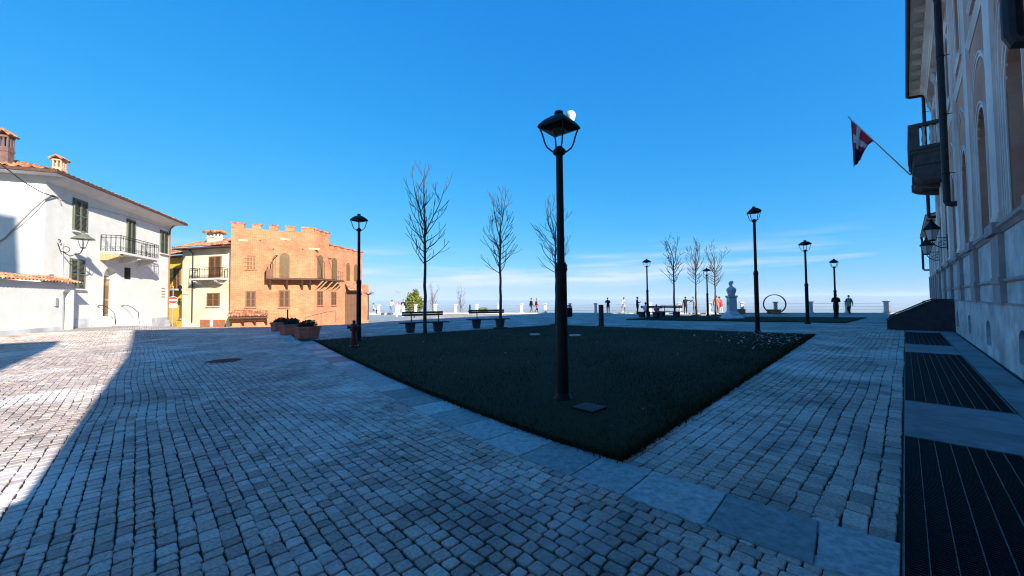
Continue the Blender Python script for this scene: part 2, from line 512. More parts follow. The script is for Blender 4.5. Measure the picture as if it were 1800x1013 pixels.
# country below the belvedere: slope, plain and the far hills
def country_mat():
    m = bpy.data.materials.new('fields_and_woods')
    nt, N, L, b = nodes_of(m)
    ge = N.new('ShaderNodeNewGeometry')
    vo = N.new('ShaderNodeTexVoronoi'); vo.inputs['Scale'].default_value = 0.0035
    L.new(ge.outputs['Position'], vo.inputs['Vector'])
    sp = N.new('ShaderNodeSeparateColor'); L.new(vo.outputs['Color'], sp.inputs[0])
    rp = N.new('ShaderNodeValToRGB')
    els = rp.color_ramp.elements
    els[0].color = (0.05, 0.075, 0.03, 1); els[1].color = (0.17, 0.14, 0.08, 1)
    x = els.new(0.5); x.color = (0.09, 0.11, 0.045, 1)
    L.new(sp.outputs[0], rp.inputs[0])
    L.new(rp.outputs[0], b.inputs['Base Color'])
    b.inputs['Roughness'].default_value = 1.0
    b.inputs['Specular IOR Level'].default_value = 0.0
    return m
COUNTRY = country_mat()
mb = MB()
radii = [0.5, 30, 45, 60, 80, 110, 160, 240, 400, 700, 1200, 2200, 4000, 7000, 10500, 14000, 16500, 18500, 20500, 22500]
NA = 220
for ri, r in enumerate(radii):
    for k in range(NA):
        a = 2 * math.pi * k / NA
        x, y = r * math.cos(a), r * math.sin(a)
        u = max(past_edge(x, y), (r - 95) * 0.8)
        z = -2.9 - 0.34 * max(0, u - 0.5) if u > 0 else -2.9
        z = max(z, -230)
        if r > 12000:
            n = noise.fractal(Vector((math.cos(a) * 5, math.sin(a) * 5, 3.3)), 0.9, 2.1, 6)
            n2 = noise.fractal(Vector((math.cos(a) * 11, math.sin(a) * 11, r / 4000)), 0.9, 2.1, 5)
            hump = math.sin(math.pi * min(1, max(0, (r - 13000) / 9700)))
            z += hump * min(322, 262 + 75 * n + 35 * n2)
        elif r > 60 and r < 3000:
            z += min(8, r * 0.02) * noise.noise(Vector((x / 90, y / 90, 0)))
        mb.v.append((x, y, z))
for ri in range(len(radii) - 1):
    for k in range(NA):
        a, b_ = ri * NA + k, ri * NA + (k + 1) % NA
        mb.f.append((a, b_, b_ + NA, a + NA)); mb.mi.append(0)
struct(mb.build('hills_and_plain', COUNTRY, smooth=True))

# ------------------------------------------------------------------ setts of the near pavement
STRIP_W = 0.56
_ctrl = [(3.9, 1.20), (2.95, 1.88), (2.35, 2.35), (1.96, 2.67), (0.99, 3.57), (0.106, 4.45), (-1.41, 6.28), (-2.76, 8.04), (-5.0, 11.1), (-7.75, 14.95), (-9.0, 16.7)]
def _cr(p0, p1, p2, p3, t):
    return 0.5*((2*p1) + (p2-p0)*t + (2*p0-5*p1+4*p2-p3)*t*t + (3*p1-p0-3*p2+p3)*t**3)
BAND = []                                       # lawn-side line of the slab band, from the grating to the lawn's far corner
_c = [Vector(p) for p in _ctrl]
for _i in range(1, len(_c)-2):
    for _k in range(4): BAND.append(_cr(_c[_i-1], _c[_i], _c[_i+1], _c[_i+2], _k/4))
BAND.append(_c[-2])
BLEN_ = [0.0]
for _a, _b in zip(BAND[:-1], BAND[1:]): BLEN_.append(BLEN_[-1] + (_b-_a).length)
def band_at(d):
    """point and outward (camera-side) normal at distance d along the band"""
    d = min(max(d, 0.0), BLEN_[-1]-1e-6)
    i = max(j for j in range(len(BLEN_)-1) if BLEN_[j] <= d)
    f = (d-BLEN_[i])/(BLEN_[i+1]-BLEN_[i])
    def nrm(j):
        j = min(max(j, 0), len(BAND)-1); a_, b_ = BAND[max(0, j-1)], BAND[min(len(BAND)-1, j+1)]
        t_ = (b_-a_).normalized(); return Vector((-t_.y, t_.x)) * (1 if Vector((-t_.y, t_.x)).dot(Vector((-1, -1))) > 0 else -1)
    return BAND[i].lerp(BAND[i+1], f), nrm(i).lerp(nrm(i+1), f).normalized()
LAWN = [(0.99, 3.57), (12.0, 15.2), (2.6, 22.6), (-7.75, 14.95)]
_d0 = next(BLEN_[i] for i, p in enumerate(BAND) if (p-Vector(LAWN[0])).length < 1e-3)
def lawn_edge(v):
    return band_at(_d0 + (BLEN_[-1]-_d0)*v)[0]
LAWN2 = [(8.3, 27.9), (19.4, 22.2), (25.3, 27.3), (13.4, 32.8)]
def inside(poly, x, y):
    c = False; n = len(poly)
    for i in range(n):
        x1, y1 = poly[i]; x2, y2 = poly[(i+1) % n]
        if (y1 > y) != (y2 > y) and x < (x2-x1)*(y-y1)/(y2-y1)+x1: c = not c
    return c
def in_lawn_core(x, y):
    # a margin inside the lawn, so that stones run under its edge
    cx, cy = 1.9, 14.1
    return inside([(cx + (a-cx)*0.975, cy + (b-cy)*0.975) for a, b in LAWN], x, y)
rng = np.random.default_rng(11)
setts = []    # (x, y, half along row, half across, angle, tint, dist)
_BX = [(p.x, p.y) for p in BAND]
def strip_side(x, y):
    """signed distance to the band's lawn-side line: negative towards the camera"""
    best = 1e9; sg = 1
    for i in range(0, len(_BX)-1):
        ax, ay = _BX[i]; bx_, by_ = _BX[i+1]
        dx, dy = bx_-ax, by_-ay
        t = ((x-ax)*dx + (y-ay)*dy)/(dx*dx+dy*dy)
        if i > 0: t = max(0.0, t)
        if i < len(_BX)-2: t = min(1.0, t)
        ex, ey = x-ax-dx*t, y-ay-dy*t
        d2 = ex*ex+ey*ey
        if d2 < best: best = d2; sg = -1 if (dx*ey - dy*ex) > 0 else 1
    return sg*math.sqrt(best)
def lay(t0, t1, q0, q1, w_mean, l_lo, l_hi, along_q=True, wav=0.035, accept=None, flush=False):
    a = t0 if along_q else q0
    a_end = t1 if along_q else q1
    while a < a_end:
        w = w_mean * rng.uniform(0.9, 1.12)
        b = (q0 if along_q else t0) + (0 if flush else rng.uniform(-l_hi, 0))
        b_end = q1 if along_q else t1
        while b < b_end:
            l = rng.uniform(l_lo, l_hi)
            t, q = (a + w/2, b + l/2) if along_q else (b + l/2, a + w/2)
            # courses wander
            if along_q: t += wav * (noise.noise(Vector((t*0.5, q*0.45, 1.7))) * 2.2)
            else: q += wav * (noise.noise(Vector((t*0.45, q*0.5, 4.1))) * 2.2)
            x, y = tq(t, q)
            if accept(x, y, t, q):
                ang = ANG + (math.pi/2 if along_q else 0) + rng.normal(0, 0.03)
                setts.append((x, y, l/2, w/2, ang, rng.random(), math.hypot(x, y)))
            b += l
        a += w
SETT_FAR = 21.0
def seen(x, y):
    return y > -1.2 and math.hypot(x, y) < SETT_FAR * 1.35 and y < SETT_FAR and abs(x) < 1.42 * y + 2.2
def acc_left(x, y, t, q):
    return seen(x, y) and q > 0.06 and strip_side(x, y) < -STRIP_W + 0.10
def acc_path(x, y, t, q):
    return seen(x, y) and 0.345 < q < 3.6 and strip_side(x, y) > -0.12 and not in_lawn_core(x, y) and q < 2.9
def acc_edge(x, y, t, q):
    return seen(x, y) and strip_side(x, y) > -0.12
lay(-22, 12, 0.03, 30, 0.097, 0.085, 0.148, True, 0.026, acc_left)
lay(1.5, 27, 0.345, 3.2, 0.126, 0.070, 0.140, False, 0.022, acc_path)
lay(1.5, 27, 0.07, 0.34, 0.135, 0.15, 0.24, False, 0.008, acc_edge)

MH_X, MH_Y = -7.55, 10.05      # manhole in the square
setts = [s for s in setts if math.hypot(s[0]-MH_X, s[1]-MH_Y) > 0.40]
setts.sort(key=lambda s: s[6])
# the 300 that show largest: nearest ones inside the frame
def in_frame(x, y):
    return y > 1.95 and abs(x) < 1.36 * y
near = [s for s in setts if in_frame(s[0], s[1])][:300]
near_ids = set(id(s) for s in near)
rest = [s for s in setts if id(s) not in near_ids]

def sett_outline(rg, hx, hy, g, corners):
    hx -= g; hy -= g
    j = lambda s: rg.normal(0, s)
    p = []
    for sx, sy in ((-1,-1),(1,-1),(1,1),(-1,1)):
        cx, cy = sx*hx + j(0.0034), sy*hy + j(0.0034)
        if corners:
            c = 0.007 + abs(j(0.003))
            if sx*sy > 0: p += [(cx, cy - sy*c), (cx - sx*c, cy)]
            else: p += [(cx - sx*c, cy), (cx, cy - sy*c)]
        else: p.append((cx, cy))
    return p
def sett_geo(rg, hx, hy, corners=True, g=0.0042):
    o = sett_outline(rg, hx, hy, g, corners)
    n = len(o)
    tilt = (rg.normal(0, 0.014), rg.normal(0, 0.014)); dz = rg.normal(0, 0.0016)
    vs = [(x, y, -0.03) for x, y in o]
    vs += [(x, y, dz - 0.0050 + x*tilt[0] + y*tilt[1]) for x, y in o]
    k = 1 - 0.0055/max(0.03, min(hx, hy))
    vs += [(x*k, y*k, dz + x*tilt[0] + y*tilt[1]) for x, y in o]
    fs = []
    for i in range(n):
        j = (i+1) % n
        fs += [(i, j, n+j, n+i), (n+i, n+j, 2*n+j, 2*n+i)]
    fs.append(tuple(range(2*n, 3*n)))
    return vs, fs
def set_tint(me, vals):
    at = me.attributes.new('tint', 'FLOAT', 'POINT')
    at.data.foreach_set('value', vals)
# nearest stones: a part each, from 30 shared shapes
shapes = []
rg2 = np.random.default_rng(5)
for k in range(30):
    hx = 0.040 + 0.030 * (k % 6) / 5; hy = 0.049
    vs, fs = sett_geo(rg2, hx, hy)
    me = bpy.data.meshes.new('sett'); me.from_pydata(vs, [], fs); me.materials.append(SETT)
    set_tint(me, [((k * 0.381966) % 1.0)] * len(vs)); me.update()
    shapes.append((hx, hy, me))
for i, s in enumerate(near):
    best = sorted(range(30), key=lambda k: abs(shapes[k][0] - s[2]))[:8]
    hx, hy, me = shapes[best[int(rng.integers(0, 8))]]
    o = link('sett', me, piazza)
    o.location = (s[0], s[1], ground(s[0], s[1]))
    o.scale = (s[2]/hx, s[3]/hy, 1)
    o.rotation_euler = (0, 0, s[4] + (math.pi if rng.random() < 0.5 else 0))
# all others: one joined bed of real stones
V = []; F = []; T = []
off = 0
for s in rest:
    vs, fs = sett_geo(rng, s[2], s[3], corners=s[6] < 9.0)
    c, sn = math.cos(s[4]), math.sin(s[4])
    gz = ground(s[0], s[1])
    V.extend((s[0] + x*c - y*sn, s[1] + x*sn + y*c, z + gz) for x, y, z in vs)
    F.extend(tuple(i + off for i in f) for f in fs)
    T.extend([s[5]] * len(vs)); off += len(vs)
me = bpy.data.meshes.new('sett_bed'); me.from_pydata(V, [], F); me.materials.append(SETT); set_tint(me, T); me.update()
link('sett_bed', me, piazza, 'stuff')
print('setts', len(setts), 'faces', len(F))
# dark sand the stones are bedded in
mb = MB()
JX = [-31 + 0.6*i for i in range(90)]; JY = [-2 + 0.6*j for j in range(38)]
for y in JY:
    for x in JX: mb.v.append((x, y, ground(x, y) - 0.0165))
for j in range(len(JY)-1):
    for i in range(len(JX)-1):
        xm, ym = JX[i]+0.3, JY[j]+0.3
        if abs(xm) < 1.42*ym + 1.2 and math.hypot(xm, ym) < SETT_FAR*1.3 and ym < SETT_FAR - 0.35 and (strip_side(xm, ym) < 0.15 or (to_tq(xm, ym)[1] < 2.55 and to_tq(xm, ym)[0] < 26.6)):
            a = j*len(JX)+i; mb.f.append((a, a+1, a+len(JX)+1, a+len(JX))); mb.mi.append(0)
mb.build('joint_sand', JOINT, piazza)

# stone slab band along the lawn
k = 0.0
rs = random.Random(3)
while k < BLEN_[-1] - 0.2:
    l = rs.choice((0.48, 0.52, 0.55, 0.58, 0.64))
    p0, n0 = band_at(k + 0.004); p1, n1 = band_at(min(k + l - 0.004, BLEN_[-1]))
    poly = [tuple(p0 + n0*0.004), tuple(p1 + n1*0.004), tuple(p1 + n1*(STRIP_W-.004)), tuple(p0 + n0*(STRIP_W-.004))]
    # cut against the grating frame
    qs = [to_tq(*p)[1] - 0.066 for p in poly]
    cut = []
    for i in range(4):
        j = (i+1) % 4
        if qs[i] >= 0: cut.append(poly[i])
        if qs[i]*qs[j] < 0:
            f_ = qs[i]/(qs[i]-qs[j]); cut.append((poly[i][0]+(poly[j][0]-poly[i][0])*f_, poly[i][1]+(poly[j][1]-poly[i][1])*f_))
    if len(cut) >= 3:
        c = Vector((sum(p[0] for p in cut)/len(cut), sum(p[1] for p in cut)/len(cut)))
        cut = [(p[0]-c.x, p[1]-c.y) for p in cut]
        if sum(cut[i][0]*cut[(i+1)%len(cut)][1]-cut[(i+1)%len(cut)][0]*cut[i][1] for i in range(len(cut))) < 0: cut.reverse()
        n_ = len(cut); mb = MB()
        vs_ = [(x,y,-0.05) for x,y in cut] + [(x,y,0.002) for x,y in cut] + [(x*0.982, y*0.982, 0.007) for x,y in cut]
        fs_ = [tuple(range(2*n_,3*n_))]
        for i in range(n_):
            j = (i+1) % n_; fs_ += [(i,j,n_+j,n_+i),(n_+i,n_+j,2*n_+j,2*n_+i)]
        mb.add(vs_, fs_)
        o = mb.build('slab', SLAB, piazza); o.location = (c.x, c.y, rs.uniform(-0.001, 0.001))
    k += l
# pavement between the gratings and the wall
GR = math.atan2(DV.y, DV.x)
def tq_slab(name, t0, t1, q0, q1, m, z=0.006):
    mb = MB(); mb.bbox(t0 + .003, t1 - .003, q0 + .003, q1 - .003, -0.06, z, 0.006)
    o = mb.build(name, m, piazza); o.rotation_euler = (0, 0, ANG); return o
WALL_Q = -1.48
for t0, t1 in ((-0.7, 1.3), (1.3, 3.4), (3.4, 5.9), (5.9, 7.9), (7.9, 10.2), (10.2, 12.5), (12.5, 14.8), (14.8, 17.3), (17.3, 20.0), (20.0, 23.0), (23.0, 24.3)):
    tq_slab('paving_slab', t0, t1, WALL_Q + 0.13, -0.95, CONCRETE)
tq_slab('paving_slab', 5.9, 6.75, -0.95, 0.057, CONCRETE2)
tq_slab('paving_slab', 6.75, 7.9, -0.95, 0.057, CONCRETE)
tq_slab('paving_slab', 14.8, 15.9, -0.95, 0.057, CONCRETE)
tq_slab('paving_slab', 15.9, 17.3, -0.95, 0.057, CONCRETE2)
tq_slab('paving_slab', 23.0, 24.3, -0.95, 0.057, CONCRETE)

def grate(t0, t1, label):
    root = thing('floor_grating', label, 'grating', (*tq(t0, 0.06), 0), ANG, 'gratings along the palazzo wall')
    L_ = t1 - t0; W_ = 0.99
    mb = MB()
    mb.box(0, L_, -0.012, -0.003, -0.05, 0.010).box(0, L_, -W_, -W_+0.012, -0.05, 0.010)
    mb.box(0, 0.012, -W_+0.012, -0.012, -0.05, 0.010).box(L_-0.012, L_, -W_+0.012, -0.012, -0.05, 0.010)
    mb.build('frame', GRATE_L, root)
    n = 9
    for i in range(1, n):
        q = -W_*i/n
        mb = MB().box(0.013, L_-0.013, q-0.0024, q+0.0024, -0.04, 0.009); mb.build('bar', GRATE_L, root)
    mb = MB()
    k = 0.02
    while k < L_ - 0.02:                       # close mesh of thin cross bars
        mb.box(k, k+0.004, -W_+0.013, -0.013, -0.035, 0.003); k += 0.028
    mb.build('cross_bars', GRATE_D, root, kind='stuff')
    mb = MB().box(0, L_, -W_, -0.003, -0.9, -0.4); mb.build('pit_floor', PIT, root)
grate(-0.7, 5.9, 'long dark metal grating in the pavement at the bottom right corner')
grate(7.9, 14.8, 'middle dark metal grating between two concrete strips beside the palazzo')
grate(17.3, 23.0, 'far dark metal grating just before the entrance steps')

# manhole cover in the setts
root = thing('manhole_cover', 'round dark iron manhole cover in the cobbles on the left', 'manhole cover', (MH_X, MH_Y, ground(MH_X, MH_Y)))
mb = MB().lathe([(0.40, -0.02), (0.40, 0.0), (0.36, 0.002), (0.36, -0.005), (0.005, -0.005)], 28); mb.build('frame', IRON, root)
mb = MB().lathe([(0.345, -0.004), (0.345, 0.001), (0.005, 0.001)], 28)
for i in range(-5, 6):
    w = math.sqrt(max(0.0, 0.32**2 - (i*0.06)**2))
    if w > 0.05: mb.box(-w, w, i*0.06-0.012, i*0.06+0.012, 0.0005, 0.006)
mb.build('lid', IRON, root)

# ------------------------------------------------------------------ lawns
def grass_mat():
    m = bpy.data.materials.new('short_grass')
    nt, N, L, b = nodes_of(m)
    ge = N.new('ShaderNodeNewGeometry')
    n1 = N.new('ShaderNodeTexNoise'); n1.inputs['Scale'].default_value = 1.3; n1.inputs['Detail'].default_value = 7; n1.inputs['Roughness'].default_value = 0.65
    L.new(ge.outputs['Position'], n1.inputs['Vector'])
    rp = N.new('ShaderNodeValToRGB')
    els = rp.color_ramp.elements
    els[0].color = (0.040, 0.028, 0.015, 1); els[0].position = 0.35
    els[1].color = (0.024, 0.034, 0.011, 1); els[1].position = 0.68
    L.new(n1.outputs[0], rp.inputs[0]); L.new(rp.outputs[0], b.inputs['Base Color'])
    b.inputs['Roughness'].default_value = 0.9; b.inputs['Specular IOR Level'].default_value = 0.1
    return m
GRASS = grass_mat()
def lawn(poly, name, label, blades, seed, h=0.045, curved=False):
    n = len(poly)
    cx = sum(p[0] for p in poly)/n; cy = sum(p[1] for p in poly)/n
    def spot(u, v):
        p = Vector(poly[0]).lerp(Vector(poly[1]), u).lerp(Vector(poly[3]).lerp(Vector(poly[2]), u), v)
        if curved: p = p + (lawn_edge(v) - Vector(poly[0]).lerp(Vector(poly[3]), v))*(1-u)
        return p
    mb = MB()
    # gently domed sheet with a turned-down edge
    G = 18
    def P(i, j):
        u, v = ((0, 0.003)[k] if k < 2 else ((0.997, 1)[k-G+1] if k > G-2 else (k-1)/(G-2)) for k in (i, j))
        return spot(u, v)
    for j in range(G+1):
        for i in range(G+1):
            p = P(i, j)
            edge = min(i, j, G-i, G-j)
            z = -0.01 if edge == 0 else 0.026 + 0.018*noise.noise(Vector((p.x*0.6, p.y*0.6, 5)))
            mb.v.append((p.x, p.y, z))
    for j in range(G):
        for i in range(G):
            a = j*(G+1)+i; mb.f.append((a, a+1, a+G+2, a+G+1)); mb.mi.append(0)
    o = mb.build(name, GRASS); tag(o, label, 'lawn', kind='stuff')
    rg = np.random.default_rng(seed)
    V = []; F = []
    for _ in range(blades):
        u, v = rg.random(), rg.random()
        if name == 'lawn' and rg.random() < 0.7: v = v**2.2; u = u if rg.random() < .5 else u**1.7
        if rg.random() < 0.12:
            e0 = rg.random(); f0 = rg.random()
            u, v = (0, f0) if e0 < .35 else ((f0, 0) if e0 < .7 else ((1, f0) if e0 < .85 else (f0, 1)))
            p = spot(u, v) + Vector((rg.normal(0, 0.022), rg.normal(0, 0.022)))
        else: p = spot(u, v)
        a = rg.random()*6.283; w = 0.004 + 0.004*rg.random(); hh = h*(0.5+rg.random())
        lx, ly = rg.normal(0, 0.02), rg.normal(0, 0.02)
        z0 = 0.0
        b_ = len(V)
        V += [(p.x-w*math.cos(a), p.y-w*math.sin(a), z0), (p.x+w*math.cos(a), p.y+w*math.sin(a), z0), (p.x+lx, p.y+ly, 0.012+hh)]
        F.append((b_, b_+1, b_+2))
    me = bpy.data.meshes.new('grass_blades'); me.from_pydata(V, [], F); me.materials.append(GRASS); me.update()
    link('grass_blades', me, o, 'stuff')
    return o
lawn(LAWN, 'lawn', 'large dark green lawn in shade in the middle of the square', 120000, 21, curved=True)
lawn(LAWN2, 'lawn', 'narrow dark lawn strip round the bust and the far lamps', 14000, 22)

# fallen leaves along the lawn edge
LEAF_P = mat('pale_fallen_leaf', (0.48, 0.43, 0.36), 0.8, 0.3, 9)
rg = np.random.default_rng(9)
V = []; F = []
for i in range(330):
    if i < 250:
        u = rg.random(); base_p = Vector(LAWN[0]).lerp(Vector(LAWN[1]), 0.55 + 0.45*u**0.6)
        inw = abs(rg.normal(0, 1.1)) + 0.15
        p = base_p + Vector((PV.x, PV.y)) * inw
    else:
        u, v = rg.random(), rg.random()
        p = Vector(LAWN[0]).lerp(Vector(LAWN[1]), u).lerp(Vector(LAWN[3]).lerp(Vector(LAWN[2]), u), v)
    if not inside(LAWN, p.x, p.y): continue
    s = rg.uniform(0.025, 0.075) if i < 250 else rg.uniform(0.015, 0.04); a = rg.random()*6.28; b_ = len(V)
    tl = rg.normal(0, 0.25)
    for dx, dy in ((-1, 0), (0, -0.55), (1, 0), (0, 0.55)):
        X = (dx*math.cos(a) - dy*math.sin(a))*s; Y = (dx*math.sin(a) + dy*math.cos(a))*s
        V.append((p.x + X, p.y + Y, 0.068 + dx*s*tl + abs(dy)*0.008))
    F.append((b_, b_+1, b_+2)); F.append((b_, b_+2, b_+3))
me = bpy.data.meshes.new('fallen_leaves'); me.from_pydata(V, [], F); me.materials.append(LEAF_P); me.update()
tag(link('fallen_leaves', me), 'pale dry leaves scattered over the lawn by the path', 'leaves', kind='stuff')

# square cover in the lawn by the nearest lamp
root = thing('inspection_cover', 'square chequered metal cover set in the lawn beside the nearest lamp', 'cover', (1.02, 5.18, 0.03), R(44))
MB().box(-0.17, 0.17, -0.17, 0.17, -0.05, 0.028).build('plate', IRON, root)
mb = MB()
for i in range(-4, 5):
    for j in range(-4, 5):
        M = Matrix.Translation((i*0.035, j*0.035, 0.029)) @ Matrix.Rotation(R(45 if (i+j) % 2 else -45), 4, 'Z')
        mb.box(-0.014, 0.014, -0.004, 0.004, -0.002, 0.004, M)
mb.build('tread', mat('worn_iron', (0.10, 0.10, 0.12), 0.5, 0.2, 20), root, kind='stuff')
for x, y, a, lb in ((0.95, 16.2, 0.1, 'flat pale stone cover lying in the lawn left of the far bin'), (2.55, 15.6, 0.3, 'flat pale stone cover lying in the lawn right of the nearest lamp')):
    root = thing('stone_cover', lb, 'cover', (x, y, 0.0), a, 'pale covers in the lawn')
    MB().bbox(-0.2, 0.2, -0.13, 0.13, 0.0, 0.075, 0.01).build('plate', STONE_W, root)
    MB().box(-0.03, 0.03, -0.01, 0.01, 0.0755, 0.08).build('lifting_bar', IRON, root)

# ------------------------------------------------------------------ the palazzo on the right
def arch_pts(x0, x1, zs, rise, n=10):
    """points of an arch from (x0, zs) over the crown to (x1, zs)"""
    c = (x0 + x1)/2; h = (x1 - x0)/2
    return [(c - h*math.cos(math.pi*i/n), zs + rise*math.sin(math.pi*i/n)) for i in range(n+1)]
def arch_cell(mb, x0, x1, z0, z1, ox0, ox1, oz0, ozs, rise, y, yin, flip=1, n=10):
    """wall cell with an arched opening; y = face, yin = depth of the reveal"""
    def q(a, b, c, d):
        mb.add([(p[0], y, p[1]) for p in (a, b, c, d)], [(0,1,2,3)])
    q((x0,z0),(ox0,z0),(ox0,z1),(x0,z1))
    q((ox1,z0),(x1,z0),(x1,z1),(ox1,z1))
    if oz0 > z0 + 1e-4: q((ox0,z0),(ox1,z0),(ox1,oz0),(ox0,oz0))
    ap = arch_pts(ox0, ox1, ozs, rise, n)
    for a, b in zip(ap[:-1], ap[1:]): q(a, b, (b[0], z1), (a[0], z1))
    outline = [(ox0, oz0)] + ap + [(ox1, oz0)]
    for a, b in zip(outline, outline[1:] + outline[:1]):
        mb.add([(a[0], y, a[1]), (b[0], y, b[1]), (b[0], yin, b[1]), (a[0], yin, a[1])], [(0,1,2,3)])
    return outline
def band_along(mb, pts, w, y0, y1):
    """moulding of width w outside a polyline in x,z"""
    n = len(pts); outer = []
    for i, p in enumerate(pts):
        a = Vector(pts[max(0, i-1)]); b = Vector(pts[min(n-1, i+1)])
        d = (b - a).normalized(); nn = Vector((-d.y, d.x))
        outer.append((p[0] + nn.x*w, p[1] + nn.y*w))
    for i in range(n-1):
        a, b, c, d = pts[i], pts[i+1], outer[i+1], outer[i]
        mb.add([(a[0],y0,a[1]),(b[0],y0,b[1]),(c[0],y0,c[1]),(d[0],y0,d[1]),(a[0],y1,a[1]),(b[0],y1,b[1]),(c[0],y1,c[1]),(d[0],y1,d[1])],
               [(0,1,2,3),(7,6,5,4),(0,4,5,1),(2,6,7,3),(0,3,7,4),(1,5,6,2)])
EAVE = 14.0
EQ = -0.52            # outer line of the eave
W = WALL_Q
T0, T1 = -0.84, 34.05
pal = thing('palazzo', 'long grey and pink palazzo with giant pilasters along the right edge', 'building', (0, 0, 0), ANG)
PC = [1.05 + 4.05*i for i in range(9)]           # pilaster centres
edges = [T0] + [(a+b)/2 for a, b in zip(PC[:-1], PC[1:])]
bays = [(PC[i], PC[i+1]) for i in range(8)]
# walls: facade with openings, the other three sides plain
mb = MB()
ZL0, ZL1, ZU1 = 3.0, 8.6, 13.2
for a, b in bays:
    c = (a+b)/2
    arch_cell(mb, a, b, ZL0, ZL1, c-0.8, c+0.8, 3.02, 5.45, 0.8, W, W-0.5)
    arch_cell(mb, a, b, ZL1, ZU1, c-0.62, c+0.62, 9.3, 11.6, 0.30, W, W-0.5)
mb.add([(T0,W,ZL0),(PC[0],W,ZL0),(PC[0],W,ZU1),(T0,W,ZU1)], [(0,1,2,3)])
mb.add([(PC[-1],W,ZL0),(T1,W,ZL0),(T1,W,ZU1),(PC[-1],W,ZU1)], [(0,1,2,3)])
BK = -16.0
mb.box(T0, T0+0.45, BK, W-0.002, 0, EAVE-0.02).box(T1-0.45, T1, BK, W-0.002, 0, EAVE-0.02).box(T0+0.451, T1-0.451, BK, BK+0.45, 0, EAVE-0.02)
mb.box(T0+0.451, T1-0.451, W-1.0, W-0.95, 0.0, EAVE-0.02)     # dark interior behind the openings
mb.build('wall', STUCCO_P, pal)
# plinth with arched cellar openings
mb = MB()
for a, b in bays:
    c = (a+b)/2
    arch_cell(mb, a, b, -0.1, 1.3, c-0.38, c+0.38, 0.25, 0.62, 0.26, W+0.06, W-0.25)
    mb.add([(a,W+0.06,1.3),(b,W+0.06,1.3),(b,W,1.3),(a,W,1.3)], [(0,1,2,3)])
mb.box(T0-0.1, PC[0]-0.001, W-0.3, W+0.06, -0.1, 1.3).box(PC[-1]+0.001, T1+0.05, W-0.3, W+0.06, -0.1, 1.3)
mb.build('plinth', STONE_B, pal)
mb = MB()
mb.box(T0-0.05, T1+0.02, W-0.3, W+0.03, 1.301, 2.84)
mb.build('dado', STONE_B, pal)
mb = MB()
mb.box(T0-0.06, T1+0.04, W-0.2, W+0.085, 1.302, 1.34)
mb.build('plinth_ledge', STONE_D, pal)
mb = MB()
mb.prism_x([(W-0.2,1.76),(W+0.05,1.76),(W+0.08,1.79),(W+0.08,1.82),(W+0.04,1.85),(W-0.2,1.85)], T0-0.06, T1+0.04)
mb.build('dado_ledge', STONE_D, pal)
mb = MB()
mb.prism_x([(W-0.2,2.80),(W+0.05,2.80),(W+0.09,2.87),(W+0.13,2.90),(W+0.13,2.97),(W+0.09,3.0),(W-0.2,3.0)], T0-0.06, T1+0.04)
mb.build('dado_cornice', STONE_D, pal)
for i, c in enumerate(PC):
    pil = MB().box(c-0.43, c+0.43, W-0.1, W+0.075, 3.22, 12.55)
    p = pil.build('pilaster', STONE_P, pal)
    mb = MB()
    mb.box(c-0.50, c+0.50, W-0.1, W+0.115, 1.305, 2.795).box(c-0.55, c+0.55, W-0.1, W+0.19, 2.79, 3.02)
    mb.box(c-0.52, c+0.52, W-0.1, W+0.135, 1.735, 1.88)
    mb.build('pedestal', STONE_D, p)
    mb = MB()
    mb.box(c-0.49, c+0.49, W-0.1, W+0.12, 3.021, 3.10).box(c-0.46, c+0.46, W-0.1, W+0.095, 3.10, 3.222)
    mb.build('base', STONE_P, p)
    mb = MB()
    mb.box(c-0.46, c+0.46, W-0.1, W+0.10, 12.548, 12.64)
    mb.box(c-0.43, c+0.43, W-0.1, W+0.08, 12.64, 13.05)
    for k in range(7):      # leaves of the capital
        x = c - 0.42 + 0.14*k
        mb.tube([(x, W+0.07, 12.66), (x, W+0.12, 12.85), (x, W+0.20, 12.98), (x, W+0.18, 12.92)], [0.055, 0.06, 0.05, 0.02], 6)
    for sx in (-1, 1):      # volutes
        mb.tube([(c+sx*0.44, W+0.02, 13.02), (c+sx*0.44, W+0.20, 13.02)], 0.10, 10)
    mb.box(c-0.55, c+0.55, W-0.1, W+0.22, 13.08, 13.22)
    mb.build('capital', STONE_W, p)
